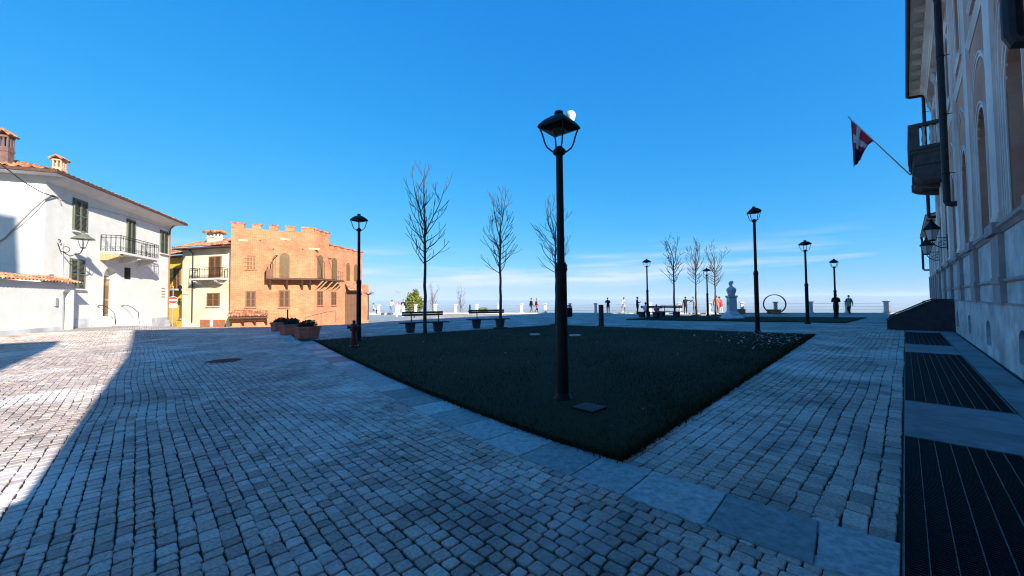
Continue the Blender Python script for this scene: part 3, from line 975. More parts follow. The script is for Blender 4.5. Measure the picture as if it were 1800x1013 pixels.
for i, (a, b) in enumerate(bays):
    c = (a+b)/2
    # ground-floor arched window
    wn_ = MB()
    ap = arch_pts(c-0.74, c+0.74, 5.45, 0.74, 10)
    wn_.tube([(x, W-0.40, z) for x, z in [(c-0.74, 3.05)] + ap + [(c+0.74, 3.05)]], 0.06, 4)
    wn_.box(c-0.035, c+0.035, W-0.44, W-0.37, 3.03, 5.5).box(c-0.74, c+0.74, W-0.44, W-0.37, 5.40, 5.50)
    win = wn_.build('window', WOOD_D, pal)
    mb = MB(); pts = [(c-0.76, 5.46)] + arch_pts(c-0.76, c+0.76, 5.46, 0.75, 10) + [(c+0.76, 5.46)]
    mb.prism_y(pts[1:-1], W-0.47, W-0.45); mb.build('fanlight_pane', GLASS_D, win)
    for sx in (-1, 1):
        mb = MB(); x0, x1 = sorted((c+sx*0.04, c+sx*0.76))
        mb.box(x0, x1, W-0.46, W-0.43, 3.02, 5.42)
        mb.box(x0+0.08, x1-0.08, W-0.43, W-0.415, 3.15, 4.1).box(x0+0.08, x1-0.08, W-0.43, W-0.415, 4.2, 5.3)
        mb.build('shutter', WINBROWN, win)
    mb = MB()
    band_along(mb, [(c-0.80, 3.02)] + arch_pts(c-0.80, c+0.80, 5.45, 0.80, 14) + [(c+0.80, 3.02)], 0.09, W-0.02, W+0.02)
    band_along(mb, [(c-0.905, 3.02)] + arch_pts(c-0.905, c+0.905, 5.45, 0.905, 14) + [(c+0.905, 3.02)], 0.05, W-0.02, W+0.045)
    mb.build('surround', STONE_P, win)
    mb = MB()
    band_along(mb, [(c-1.30, 3.02)] + arch_pts(c-1.30, c+1.30, 6.2, 1.30, 18) + [(c+1.30, 3.02)], 0.08, W-0.02, W+0.02)
    band_along(mb, [(c-1.39, 3.02)] + arch_pts(c-1.39, c+1.39, 6.2, 1.39, 18) + [(c+1.39, 3.02)], 0.045, W-0.02, W+0.04)
    mb.build('blind_arch', STONE_P, win)
    # string course between pilasters
    mb = MB()
    mb.prism_x([(W-0.05,8.42),(W+0.02,8.42),(W+0.04,8.5),(W+0.07,8.58),(W+0.07,8.66),(W-0.05,8.70)], a+0.432, b-0.432)
    mb.build('string_course', STONE_P, pal)
    # upper window with its hood
    wn_ = MB()
    wn_.box(c-0.62, c-0.55, W-0.42, W-0.36, 9.31, 11.7).box(c+0.55, c+0.62, W-0.42, W-0.36, 9.31, 11.7).box(c-0.03, c+0.03, W-0.42, W-0.36, 9.31, 11.85)
    wn_.box(c-0.55, c+0.55, W-0.42, W-0.36, 10.8, 10.87)
    win = wn_.build('window', WOOD_D, pal)
    MB().box(c-0.6, c+0.6, W-0.46, W-0.44, 9.3, 11.9).build('pane', GLASS_D, win)
    mb = MB()
    band_along(mb, [(c-0.62, 9.3)] + arch_pts(c-0.62, c+0.62, 11.6, 0.30, 10) + [(c+0.62, 9.3)], 0.15, W-0.02, W+0.035)
    mb.prism_x([(W-0.02,9.12),(W+0.05,9.12),(W+0.08,9.2),(W+0.08,9.3),(W-0.02,9.3)], c-0.85, c+0.85)
    mb.prism_x([(W-0.02,12.12),(W+0.04,12.12),(W+0.10,12.25),(W+0.10,12.32),(W-0.02,12.42)], c-0.95, c+0.95)
    mb.build('surround', STONE_P, win)
    mb = MB()
    band_along(mb, [(c-1.36, 8.71), (c-1.36, 12.3), (c+1.36, 12.3), (c+1.36, 8.71)], 0.06, W-0.02, W+0.02)
    mb.build('panel_moulding', STONE_P, pal)
    # cellar opening
    g = MB()
    for k in range(-3, 4): g.tube([(c+k*0.1, W-0.03, 0.24), (c+k*0.1, W-0.03, 0.95)], 0.009, 5)
    g.box(c-0.38, c+0.38, W-0.038, W-0.022, 0.5, 0.52)
    win = g.build('cellar_window', IRON, pal)
    MB().box(c-0.40, c+0.40, W-0.27, W-0.245, 0.2, 0.95).build('pane', GLASS_D, win)
# entablature, eave, gutter, roof
mb = MB()
mb.prism_x([(W-0.3,13.2),(W+0.26,13.2),(W+0.26,13.42),(W+0.32,13.46),(W+0.32,13.62),(W+0.5,13.72),(W+0.5,13.99),(W-0.3,13.99)], T0-0.02, T1+0.02)
mb.build('entablature', STONE_P, pal)
mb = MB(); mb.box(T0-0.35, T1+0.5, W-0.2, EQ-0.02, EAVE, EAVE+0.12); mb.build('soffit', SOFFIT, pal)
mb = MB()
k = T0 + 0.4
while k < T1:
    mb.prism_x([(W+0.5,13.72),(W+0.85,13.88),(W+0.85,13.998),(W+0.5,13.998)], k, k+0.16); k += 1.35
mb.build('modillions', SOFFIT, pal, kind='stuff')
gut = []
for i in range(7):
    a = math.pi + math.pi*i/6
    gut.append((EQ + 0.05 + 0.09*math.cos(a), EAVE + 0.10 + 0.09*math.sin(a)))
mb = MB(); mb.prism_x(gut, T0-0.4, T1+0.55); mb.build('gutter', DARKMETAL, pal)
mb = MB()
x0, x1, y0, y1 = T0-0.38, T1+0.5, BK-0.5, EQ
zr = EAVE + 0.14 + 8.2*math.tan(R(17))
ym = (y0+y1)/2
mb.add([(x0,y1,EAVE+.14),(x1,y1,EAVE+.14),(x1,y0,EAVE+.14),(x0,y0,EAVE+.14),(x0+8,ym,zr),(x1-8,ym,zr)],
       [(0,1,5,4),(2,3,4,5),(1,2,5),(3,0,4),(3,2,1,0)])
mb.build('roof', TILE, pal)
def downpipe(t, q, zb, r):
    mb = MB()
    pts = [(t, EQ+0.05, EAVE+0.05), (t, EQ+0.05, EAVE-0.18), (t, EQ, EAVE-0.28), (t, q+0.1, EAVE-0.36), (t, q, EAVE-0.46), (t, q, zb+0.12), (t, q-0.03, zb+0.04), (t, q-0.12, zb), (t, W-0.05, zb)]
    mb.tube(pts, r, 10)
    dp = mb.build('downpipe', DARKMETAL, pal)
    for z in (6.0, 8.2, 10.4, 12.6):
        mb = MB(); mb.tube([(t, q, z), (t, W-0.02, z)], 0.014, 5); mb.lathe([(r+0.012, z-0.025), (r+0.012, z+0.025)], 10, cx=t, cy=q)
        mb.build('clip', IRON, dp)
downpipe(7.35, -0.98, 4.45, 0.085)
downpipe(21.2, -1.17, 4.85, 0.10)
downpipe(33.75, -1.12, 6.2, 0.08)

# balcony on the palazzo
BALC = mat('dark_balcony_stone', (0.075, 0.08, 0.085), 0.85, 0.2, 3, 0.3, 30)
BT0, BT1, BQ = 26.9, 31.4, -0.33
FLOOR = 8.75
mb = MB()
mb.box(BT0, BT1, W+0.02, BQ-0.02, FLOOR-0.14, FLOOR).box(BT0+0.06, BT1-0.06, W+0.02, BQ-0.08, FLOOR-0.34, FLOOR-0.14)
bal = mb.build('balcony', BALC, pal)
mb = MB()
mb.box(BT0+0.10, BT1-0.10, W+0.02, BQ-0.14, 7.85, FLOOR-0.34)
mb.prism_x([(W+0.02, 7.25), (W+0.7, 7.27), (BQ-0.2, 7.42), (BQ-0.16, 7.85), (W+0.02, 7.85)], BT0+0.16, BT1-0.16)
mb.build('underside', BALC, bal)
for t in (BT0+0.2, (BT0+BT1)/2, BT1-0.2):
    mb = MB(); mb.prism_x([(W+0.02, 7.05), (W+0.3, 7.08), (W+0.55, 7.15), (BQ-0.28, 7.25), (BQ-0.1, 7.4), (BQ-0.1, 7.75), (W+0.02, 7.75)], t-0.17, t+0.17)
    mb.build('corbel', BALC, bal)
for t, q in ((BT0+0.2, BQ-0.2), (BT1-0.2, BQ-0.2), ((BT0+BT1)/2, BQ-0.2)):
    mb = MB(); mb.box(t-0.18, t+0.18, q-0.18, q+0.18, FLOOR+0.001, FLOOR+0.98); mb.box(t-0.13, t+0.13, q+0.18, q+0.2, FLOOR+0.15, FLOOR+0.85)
    mb.build('pier', BALC, bal)
mb = MB()
mb.box(BT0-0.02, BT1+0.02, BQ-0.36, BQ, FLOOR+0.981, FLOOR+1.13).box(BT0, BT0+0.36, W+0.02, BQ-0.361, FLOOR+0.981, FLOOR+1.128).box(BT1-0.36, BT1, W+0.02, BQ-0.361, FLOOR+0.981, FLOOR+1.128)
mb.build('handrail', BALC, bal)
prof = [(0.07,0.0),(0.07,0.08),(0.045,0.12),(0.085,0.34),(0.06,0.52),(0.04,0.66),(0.06,0.82),(0.07,0.86),(0.07,0.975)]
bmesh_ = MB().lathe(prof, 8).mesh('baluster', STONE_P, True)
spots = [(BT0+0.19, BQ-0.52 - 0.25*k) for k in range(3)] + [(BT1-0.19, BQ-0.52-0.25*k) for k in range(3)]
spots += [(BT0+0.55+0.28*k, BQ-0.19) for k in range(6)] + [((BT0+BT1)/2+0.36+0.28*k, BQ-0.19) for k in range(6)]
for t, q in spots:
    o = link('baluster', bmesh_, bal); o.location = (t, q, FLOOR+0.002)

# far end of the palazzo, built low so sun reaches the terrace
low_end = thing('lowered_end', 'grey far end of the palazzo with pilasters, lowered to let sun onto the terrace', 'building', (*tq(T1+0.08, 0), 0), ANG)
WL, WH = 11.6, 6.3
MB().box(0, WL, -12, W-0.002, 0, WH).build('wall', STUCCO_P, low_end)
MB().box(-0.02, WL+0.04, W-0.3, W+0.06, -0.1, 1.3).build('plinth', STONE_B, low_end)
MB().box(-0.02, WL+0.02, W-0.3, W+0.03, 1.301, 2.84).build('dado', STONE_B, low_end)
MB().prism_x([(W-0.2,2.80),(W+0.05,2.80),(W+0.13,2.90),(W+0.13,2.97),(W+0.09,3.0),(W-0.2,3.0)], -0.02, WL+0.04).build('dado_cornice', STONE_D, low_end)
MB().box(-0.1, WL+0.35, W-0.2, W+0.45, WH+0.001, WH+0.14).build('eave', SOFFIT, low_end)
mb = MB(); mb.add([(-0.1,W+0.5,WH+.142),(WL+0.4,W+0.5,WH+.142),(WL+0.4,-12.2,WH+.142),(-0.1,-12.2,WH+.142),(-0.1,-7,WH+1.4),(WL+0.4,-7,WH+1.4)], [(0,1,5,4),(2,3,4,5),(1,2,5),(3,0,4),(3,2,1,0)])
mb.build('roof', TILE, low_end)
for k in range(5):
    c = 0.6 + 2.6*k
    MB().box(c-0.36, c+0.36, W-0.1, W+0.075, 3.02, WH).build('pilaster', STONE_P, low_end)
    MB().box(c-0.42, c+0.42, W-0.1, W+0.12, 1.305, 3.018).build('pedestal', STONE_D, low_end)
    if k < 4:
        x = c + 1.3
        o_ = MB().prism_y([(x-0.5, 3.02)] + arch_pts(x-0.5, x+0.5, 5.0, 0.5, 8) + [(x+0.5, 3.02)], W-0.001, W+0.012).build('window', WINBROWN, low_end)
        mb = MB(); band_along(mb, [(x-0.5, 3.02)] + arch_pts(x-0.5, x+0.5, 5.0, 0.5, 10) + [(x+0.5, 3.02)], 0.1, W-0.02, W+0.03); mb.build('surround', STONE_P, o_)
MB().tube([(WL-0.25, W+0.45, WH+0.05), (WL-0.25, W+0.42, WH-0.1), (WL-0.25, W+0.4, WH-0.3), (WL-0.25, W+0.4, 3.7), (WL-0.25, W+0.34, 3.6), (WL-0.25, W-0.02, 3.6)], 0.07, 8).build('downpipe', DARKMETAL, low_end)

# entrance steps with a sloping cheek wall
st = thing('entrance_steps', 'dark stone entrance steps with sloping side wall against the palazzo', 'steps', (*tq(24.35, 0), 0), ANG)
cheek = [(W+0.06, -0.05), (0.62, -0.05), (0.62, 0.40), (0.50, 0.50), (0.02, 0.76), (-0.75, 1.22), (-0.95, 1.30), (W+0.06, 1.30)]
CH = mat('dark_cheek_stone', (0.045, 0.04, 0.045), 0.75, 0.2, 5, 0.3, 40)
for x in (0.0, 4.2):
    mb = MB(); mb.prism_x(cheek, x, x+0.32)
    o = mb.build('cheek_wall', CH, st)
    mb = MB()
    top = [(0.62,0.405),(0.50,0.505),(0.02,0.765),(-0.75,1.225),(-0.95,1.305),(W+0.06,1.305)]
    mb.prism_x([(a+0.02, z) for a, z in top] + [(a+0.02, z+0.06) for a, z in reversed(top)], x-0.03, x+0.35)
    mb.build('coping', CH, o)
for k in range(7):
    mb = MB(); mb.bbox(0.321, 4.199, W+0.06, 0.5-0.27*k, 0.17*k, 0.17*(k+1)-0.001, 0.01); mb.build('step', CONCRETE, st)

# lanterns on wall brackets
def wall_lantern(t, q, z, size, label):
    root = thing('wall_lantern', label, 'lantern', (*tq(t, W), 0), ANG, 'black lanterns on the palazzo wall')
    L_ = q - W
    mb = MB()
    mb.tube([(0, 0, z-0.42), (0, L_*0.4, z-0.44), (0, L_*0.8, z-0.30), (0, L_, z-0.12)], 0.022, 6)
    mb.tube([(0, 0, z+0.05), (0, L_*0.95, z+0.05)], 0.016, 6)
    for cx, cz, r in ((0.2, -0.2, 0.13), (0.42, -0.25, 0.10), (0.16, -0.05, 0.07)):
        mb.tube([(0, L_*cx + r*math.cos(a*0.7), z + cz + r*math.sin(a*0.7)*(1 - a*0.04)) for a in range(9)], 0.012, 5)
    mb.box(-0.06, 0.06, 0.0, 0.03, z-0.55, z+0.2)
    mb.build('bracket', IRON, root)
    mb = MB(); s = size
    mb.lathe([(0.05*s, z-0.10), (0.13*s, z-0.06), (0.10*s, z-0.02)], 6, cy=L_)
    for k in range(6):
        a = math.pi/3*k
        mb.tube([(0.12*s*math.cos(a), L_+0.12*s*math.sin(a), z-0.04), (0.22*s*math.cos(a), L_+0.22*s*math.sin(a), z+0.38*s)], 0.012, 4)
    mb.lathe([(0.27*s, z+0.37*s), (0.27*s, z+0.41*s), (0.17*s, z+0.52*s), (0.08*s, z+0.64*s), (0.05*s, z+0.70*s), (0.07*s, z+0.73*s), (0.02*s, z+0.80*s)], 6, cy=L_)
    mb.build('cage', IRON, root)
    mb = MB(); mb.lathe([(0.105*s, z-0.01), (0.205*s, z+0.36*s)], 6, cy=L_); mb.build('glass', mat('frosted_glass', (0.55, 0.58, 0.58), 0.25, 0.05, 5), root)
wall_lantern(27.5, -0.98, 4.25, 1.25, 'larger black wall lantern on an iron bracket below the palazzo balcony')
wall_lantern(33.0, -0.95, 4.0, 1.2, 'smaller farther black wall lantern beyond the balcony bracket lamp')

# flag on the balcony
def flag():
    bx, by = tq(28.6, -0.22)
    root = thing('flag', 'red flag with white cross and navy edge hanging from a slanting pole', 'flag', (bx, by, 8.05), ANG)
    tip = Vector((0, 2.14, 3.60)); d = tip.normalized()
    mb = MB(); mb.tube([(0, -0.15, -0.25), tuple(tip)], [0.032, 0.024], 8); mb.lathe([(0.02, 0), (0.05, 0.05), (0.02, 0.1)], 8, cx=tip.x, cy=tip.y)
    for i in range(len(mb.v)-24, len(mb.v)): mb.v[i] = (mb.v[i][0], mb.v[i][1], mb.v[i][2] + tip.z - 0.02)
    mb.build('pole', STEEL, root)
    NU, NV = 22, 22
    a = tip * 0.965; b = tip * 0.54
    mb = MB()
    for j in range(NV+1):
        v = j/NV
        for i in range(NU+1):
            u = i/NU
            p = a.lerp(b, u)
            # cloth gathers below: hangs straight down and bunches towards the outer edge
            fall = v*(2.75 - 1.05*u) * (0.22 + 0.78*(1-u)**0.4)
            gather = v**0.7
            y = p.y + gather*((a.y - 0.06) - p.y)*0.62
            x = 0.11*math.sin(u*13 + v*2)*gather + 0.05*math.sin(u*25)*gather
            z = p.z - fall - 0.0*v
            mb.v.append((x, y, z))
    for j in range(NV):
        for i in range(NU):
            k = j*(NU+1)+i
            u, v = (i+.5)/NU, (j+.5)/NV
            border = u < 0.07 or u > 0.93 or v > 0.90
            cross = abs(u-0.36) < 0.09 or abs(v-0.36) < 0.085
            mb.f.append((k, k+1, k+NU+2, k+NU+1)); mb.mi.append(2 if (border or v > 0.60) else (1 if cross else 0))
    o = mb.build('cloth', [flat_mat('flag_red', (0.42, 0.02, 0.035)), flat_mat('flag_white', (0.45, 0.47, 0.52)), flat_mat('flag_navy', (0.015, 0.02, 0.07))], root, smooth=True)
    so = o.modifiers.new('thick', 'SOLIDIFY'); so.thickness = 0.006
flag()

# houses behind the camera's left that throw the shadow on the square's corner
nb_ = thing('neighbouring_house', 'tall plain house beside the palazzo across a narrow alley', 'house', (*tq(-3.3, 0), 0), ANG)
MB().box(-9.0, 0.0, -12, W, 0, 12.0).build('wall', STUCCO_C, nb_)
mb = MB(); mb.add([(-9.3,W+0.5,12.02),(0.2,W+0.5,12.02),(0.2,-12.4,12.02),(-9.3,-12.4,12.02),(-9.3,-6.5,14),(0.2,-6.5,14)], [(0,1,5,4),(2,3,4,5),(1,2,5),(3,0,4),(3,2,1,0)])
mb.build('roof', TILE, nb_)
for k in range(3):
    for z in (1.2, 5.0, 8.6):
        mb = MB().box(-7.6+2.6*k, -6.6+2.6*k, W+0.001, W+0.05, z, z+1.7); w_ = mb.build('window', SHUT_G, nb_)
        MB().box(-7.75+2.6*k, -6.45+2.6*k, W+0.001, W+0.06, z-0.1, z-0.002).build('sill', STONE_W, w_)
tw = thing('unseen_tower', 'unseen square brick tower that shades the white house corner', 'tower', (*tq(-6.1, -14), 0), ANG)  # out-of-view tower put in for the shade on the house wall
MB().box(-5, 0, -5, 0, 0, 27).build('shaft', BRICK, tw)
MB().box(-5.3, 0.3, -5.3, 0.3, 27.001, 27.5).build('cornice', STONE_W, tw)
mb = MB().add([(-5.2,-5.2,27.501),(0.2,-5.2,27.501),(0.2,0.2,27.501),(-5.2,0.2,27.501),(-2.5,-2.5,30)], [(0,1,4),(1,2,4),(2,3,4),(3,0,4),(3,2,1,0)]); mb.build('roof', TILE, tw)

# ------------------------------------------------------------------ roofs and shutters for the houses
def tile_roof(mb, p0, p1, p2, p3, pitch=0.24, amp=0.055, row=0.42):
    """corrugated clay tiles: p0-p1 eave, p3-p2 ridge; stepped rows of round tiles"""
    p0, p1, p2, p3 = map(Vector, (p0, p1, p2, p3))
    n = max(2, int(((p1-p0).length + (p2-p3).length)/2/pitch)); m = max(2, int((p3-p0).length/row))
    sub = 4
    up = (p1-p0).cross(p3-p0).normalized()
    if up.z < 0: up = -up
    nu = n*sub
    rj = random.Random(n*m)
    o = len(mb.v); rows = 0
    for j in range(m):
        for e_ in (0, 1):
            v = (j + e_)/m
            a, b = p0.lerp(p3, v), p1.lerp(p2, v)
            for i in range(nu+1):
                ph = (i % sub)/sub
                w = amp*math.sin(math.pi*2*ph)
                lift = (0.05 if e_ == 0 else 0.0) + rj.uniform(-0.006, 0.006)
                mb.v.append(tuple(a.lerp(b, i/nu) + up*(w + lift)))
            rows += 1
    for r in range(rows-1):
        for i in range(nu):
            k = o + r*(nu+1)+i
            mb.f.append((k, k+1, k+nu+2, k+nu+1)); mb.mi.append(mb.cur)
def shutter_mesh(w, h, m):
    """one louvred leaf, hinged edge at x = 0, front towards -y"""
    mb = MB()
    mb.box(0, 0.06, -0.02, 0.02, 0, h).box(w-0.06, w, -0.02, 0.02, 0, h).box(0.061, w-0.061, -0.019, 0.019, 0, 0.07).box(0.061, w-0.061, -0.019, 0.019, h-0.07, h).box(0.061, w-0.061, -0.019, 0.019, h*0.5-0.035, h*0.5+0.035)
    n = int(h/0.075)
    for k in range(n):
        z = 0.09 + (h-0.18)*k/n
        if abs(z - h*0.5) < 0.05: continue
        M = Matrix.Translation((w/2, 0, z+0.02)) @ Matrix.Rotation(R(35), 4, 'X')
        mb.box(-w/2+0.061, w/2-0.061, -0.022, 0.022, -0.004, 0.004, M)
    return mb.mesh('shutter', m)
SH = {}
def shut_window(parent, x0, x1, z0, z1, y, m, sill=STONE_W, name='window', back=None):
    """closed pair of shutters in front of the wall face y (outside is -y)"""
    fr = MB()
    fr.box(x0-0.05, x0, y-0.03, y+0.02, z0, z1).box(x1, x1+0.05, y-0.03, y+0.02, z0, z1).box(x0-0.05, x1+0.05, y-0.03, y+0.02, z1+0.001, z1+0.05)
    fr.box(x0, x1, y-0.008, y+0.02, z0, z1)
    wn_ = fr.build(name, back or m, parent)
    w = (x1-x0)/2 - 0.004; h = z1-z0
    key = (round(w, 2), round(h, 2), m.name)
    if key not in SH: SH[key] = shutter_mesh(w, h, m)
    a = link('shutter', SH[key], wn_); a.location = (x0, y-0.05, z0)
    b = link('shutter', SH[key], wn_); b.location = (x1-w, y-0.05, z0)
    if sill:
        s_ = MB().bbox(x0-0.1, x1+0.1, y-0.12, y+0.02, z0-0.08, z0-0.003, 0.01); s_.build('sill', sill, wn_)
    return wn_
def cell_wall(mb, x0, x1, z0, z1, y):
    mb.add([(x0,y,z0),(x1,y,z0),(x1,y,z1),(x0,y,z1)], [(0,1,2,3)])

# ------------------------------------------------------------------ white house on the left
HA = math.atan2(0.940, -0.340)
hx0, hy0 = -23.4, 19.0
hs = thing('white_house', 'white rendered two-storey house with green shutters and iron balcony at left', 'house', (hx0, hy0, 0), HA)
HL, HD, HE = 12.45, 8.0, 8.0
mb = MB()
cell_wall(mb, 0, 4.2, -1.8, HE, 0); cell_wall(mb, 6.05, HL, -1.8, HE, 0)
arch_cell(mb, 4.2, 6.05, -1.8, HE, 4.52, 5.78, 0.78, 3.2, 0.63, 0, 0.45)
mb.add([(0,0,-1.8),(0,0,HE),(0,HD,HE),(0,HD,-1.8)], [(0,1,2,3)])
mb.add([(HL,0,-1.8),(HL,HD,-1.8),(HL,HD,HE),(HL,0,HE)], [(0,1,2,3)])
mb.add([(0,HD,-1.8),(0,HD,HE),(HL,HD,HE),(HL,HD,-1.8)], [(0,1,2,3)])
mb.build('wall', STUCCO_W, hs)
# weathered base band
mb = MB(); mb.box(1.35, 4.3, -0.03, -0.002, -1.0, 0.72).box(6.9, HL+0.02, -0.03, -0.002, -1.8, 0.45); mb.build('base_band', mat('stained_render', (0.52, 0.53, 0.54), 0.9, 0.12, 2.5, 0.3, 30, big=0.9), hs)
# door with frame, side reveal and steps
dr = MB().box(4.55, 5.75, 0.36, 0.42, 0.80, 3.3).build('door', WOOD_T, hs)
mb = MB()
for i in range(2):
    for z in (0.95, 1.9): mb.box(4.66+0.56*i, 5.08+0.56*i, 0.335, 0.361, z, z+0.8)
mb.build('panel', SHUT_B, dr)
MB().box(4.53, 5.77, 0.30, 0.40, 3.1, 3.22).build('transom', STONE_W, dr)
mb = MB(); mb.prism_y(arch_pts(4.56, 5.74, 3.22, 0.58, 10), 0.37, 0.40); mb.build('fanlight', WHITE, dr)
for k in range(5):
    mb = MB(); e_ = 0.28*(4-k)
    mb.bbox(4.25-e_*0.9, 6.05+e_*0.9, -0.25-e_, -0.004 if k < 4 else 0.35, -0.2+0.196*k if k else -0.5, 0.0+0.196*k-0.001 if k < 4 else 0.78, 0.012)
    mb.build('step', STONE_W, hs)
mb = MB(); mb.bbox(6.95, 9.0, -1.3, -0.035, -0.9, 0.55, 0.02).bbox(9.01, 10.2, -1.0, -0.035, -1.2, 0.3, 0.02); mb.build('landing_wall', mat('stained_render', (0.5, .5, .5)), hs)
for x in (4.0, 6.3):
    mb = MB(); sx = -1 if x < 5 else 1
    mb.tube([(x, -0.05, 1.45), (x, -0.3, 1.45), (x+sx*0.05, -0.6, 1.25), (x+sx*0.08, -0.85, 0.95), (x+sx*0.08, -0.9, 0.35)], 0.02, 6)
    mb.tube([(x, -0.05, 1.45), (x, -0.02, 1.35)], 0.018, 6)
    mb.build('handrail', IRON, hs)
shut_window(hs, 1.86, 2.90, 5.60, 7.35, 0, SHUT_G)
shut_window(hs, 1.75, 2.80, 2.40, 4.00, 0, SHUT_G)
shut_window(hs, 6.70, 7.60, 4.80, 7.20, 0, SHUT_G, sill=None, name='balcony_door')
shut_window(hs, 10.9, 12.0, 5.45, 7.20, 0, SHUT_G)
# small barred window, vents, bell box
g = MB()
for k in range(4): g.tube([(6.62+0.16*k, -0.03, 3.2), (6.62+0.16*k, -0.03, 3.95)], 0.012, 5)
for k in range(3): g.tube([(6.55, -0.035, 3.32+0.22*k), (7.2, -0.035, 3.32+0.22*k)], 0.012, 5)
bw = g.build('barred_window', IRON, hs); MB().box(6.55, 7.2, -0.012, 0.1, 3.2, 3.95).build('pane', GLASS_D, bw)
for k in range(4): MB().box(11.2, 11.75, -0.03, 0.0, 2.05+0.22*k, 2.10+0.22*k).build('vent_slot', STONE_D, hs)
MB().box(2.0, 2.35, -0.02, 0.1, -0.1, 0.45).build('cellar_vent', GLASS_D, hs)
MB().box(0.2, 0.5, -0.1, -0.001, 3.0, 3.08).build('wall_bracket', STONE_D, hs)
# balcony
mb = MB()
mb.box(4.1, 8.46, -1.0, -0.001, 4.60, 4.74)
hb = mb.build('balcony', STONE_W, hs)
for x in (4.12, 6.05, 8.05):
    mb = MB(); mb.prism_x([(-0.001, 4.18), (-0.35, 4.20), (-0.75, 4.38), (-0.92, 4.44), (-0.92, 4.597), (-0.001, 4.597)], x, x+0.36); mb.build('bracket', WOOD_T if x < 5 else STONE_W, hb)
mb = MB()
def rail_run(mb, p0, p1, z0, z1, n):
    p0, p1 = Vector(p0), Vector(p1)
    for z, r in ((z0+0.06, 0.013), (z1, 0.02), (z1-0.16, 0.011)):
        mb.tube([(p0.x, p0.y, z), (p1.x, p1.y, z)], r, 5)
    for k in range(n+1):
        p = p0.lerp(p1, k/n); mb.tube([(p.x, p.y, z0), (p.x, p.y, z1)], 0.020 if k % max(1, n//3) == 0 else 0.010, 5)
        if k < n:
            a = p; b = p0.lerp(p1, (k+1)/n); c = (a+b)/2; r = (b-a).length/2
            d = (p1-p0).normalized()
            pts = [(c.x + d.x*r*math.cos(t), c.y + d.y*r*math.cos(t), z1-0.18-r*0.2 + r*math.sin(t)*0.8) for t in [math.pi*i/6 for i in range(7)]]
            mb.tube(pts, 0.009, 4)
            pts = [(c.x + d.x*r*0.6*math.cos(t), c.y + d.y*r*0.6*math.cos(t), z0+0.22 + r*0.75*math.sin(t)) for t in [2*math.pi*i/8 for i in range(9)]]
            mb.tube(pts, 0.008, 4)
rail_run(mb, (4.13, -0.03), (4.13, -0.96), 4.741, 5.72, 4)
rail_run(mb, (4.13, -0.96), (8.42, -0.96), 4.741, 5.72, 18)
rail_run(mb, (8.42, -0.96), (8.42, -0.03), 4.741, 5.72, 4)
mb.build('railing', IRON, hb)
# eave, roof, chimneys
mb = MB()
mb.box(-0.75, HL+0.75, -0.80, HD+0.8, HE+0.001, HE+0.10)
mb.prism_x([(-0.45, HE-0.16), (-0.002, HE-0.30), (-0.002, HE), (-0.62, HE)], 0.0, HL)      # coved eave
mb.build('eave', mat('eave_plaster', (0.62, 0.62, 0.62), 0.9, 0.06, 2), hs)
mb = MB()
mb.box(-0.78, HL+0.78, -0.86, -0.801, HE+0.02, HE+0.17).box(-0.81, -0.751, -0.80, HD+0.8, HE+0.02, HE+0.17)
mb.build('gutter', WOOD_D, hs)
mb = MB()
ez = HE + 0.13; rz_ = ez + 4.8*math.tan(R(19)); ry = HD/2
tile_roof(mb, (-0.8,-0.83,ez), (HL+0.8,-0.83,ez), (HL-3.0,ry,rz_), (4.0,ry,rz_))
tile_roof(mb, (-0.8,HD+0.8,ez), (-0.8,-0.83,ez), (4.0,ry,rz_), (4.0,ry,rz_))
tile_roof(mb, (HL+0.8,HD+0.8,ez), (-0.8,HD+0.8,ez), (4.0,ry,rz_), (HL-3.0,ry,rz_))
tile_roof(mb, (HL+0.8,-0.83,ez), (HL+0.8,HD+0.8,ez), (HL-3.0,ry,rz_), (HL-3.0,ry,rz_))
mb.build('roof', TILE, hs)
def chimney(parent, x, y, z0, w, h, body, name='chimney'):
    mb = MB(); mb.box(x-w/2, x+w/2, y-w/2, y+w/2, z0, z0+h*0.62).box(x-w*0.56, x+w*0.56, y-w*0.56, y+w*0.56, z0+h*0.5, z0+h*0.56)
    for sx in (-0.42, 0, 0.42):
        for sy in (-0.42, 0, 0.42):
            if sx == 0 and sy == 0: continue
            mb.box(x+sx*w-w*0.08, x+sx*w+w*0.08, y+sy*w-w*0.08, y+sy*w+w*0.08, z0+h*0.62, z0+h*0.85)
    mb.box(x-w*0.55, x+w*0.55, y-w*0.55, y+w*0.55, z0+h*0.85, z0+h*0.9)
    o = mb.build(name, body, parent)
    mb = MB()
    for k in range(5):
        xx = x - w*0.68 + w*0.34*k
        mb.tube([(xx, y-w*0.75, z0+h*0.9), (xx, y, z0+h*1.03), (xx, y+w*0.75, z0+h*0.9)], w*0.17, 7)
    mb.build('cap', TILE, o)
chimney(hs, 4.6, 2.2, 8.7, 0.42, 1.65, mat('chimney_brick', (0.62, 0.36, 0.24), 0.9, 0.2, 6))
chimney(hs, 1.40, 2.4, 8.4, 0.38, 2.1, mat('old_chimney_brick', (0.15, 0.09, 0.075), 0.9, 0.25, 5))
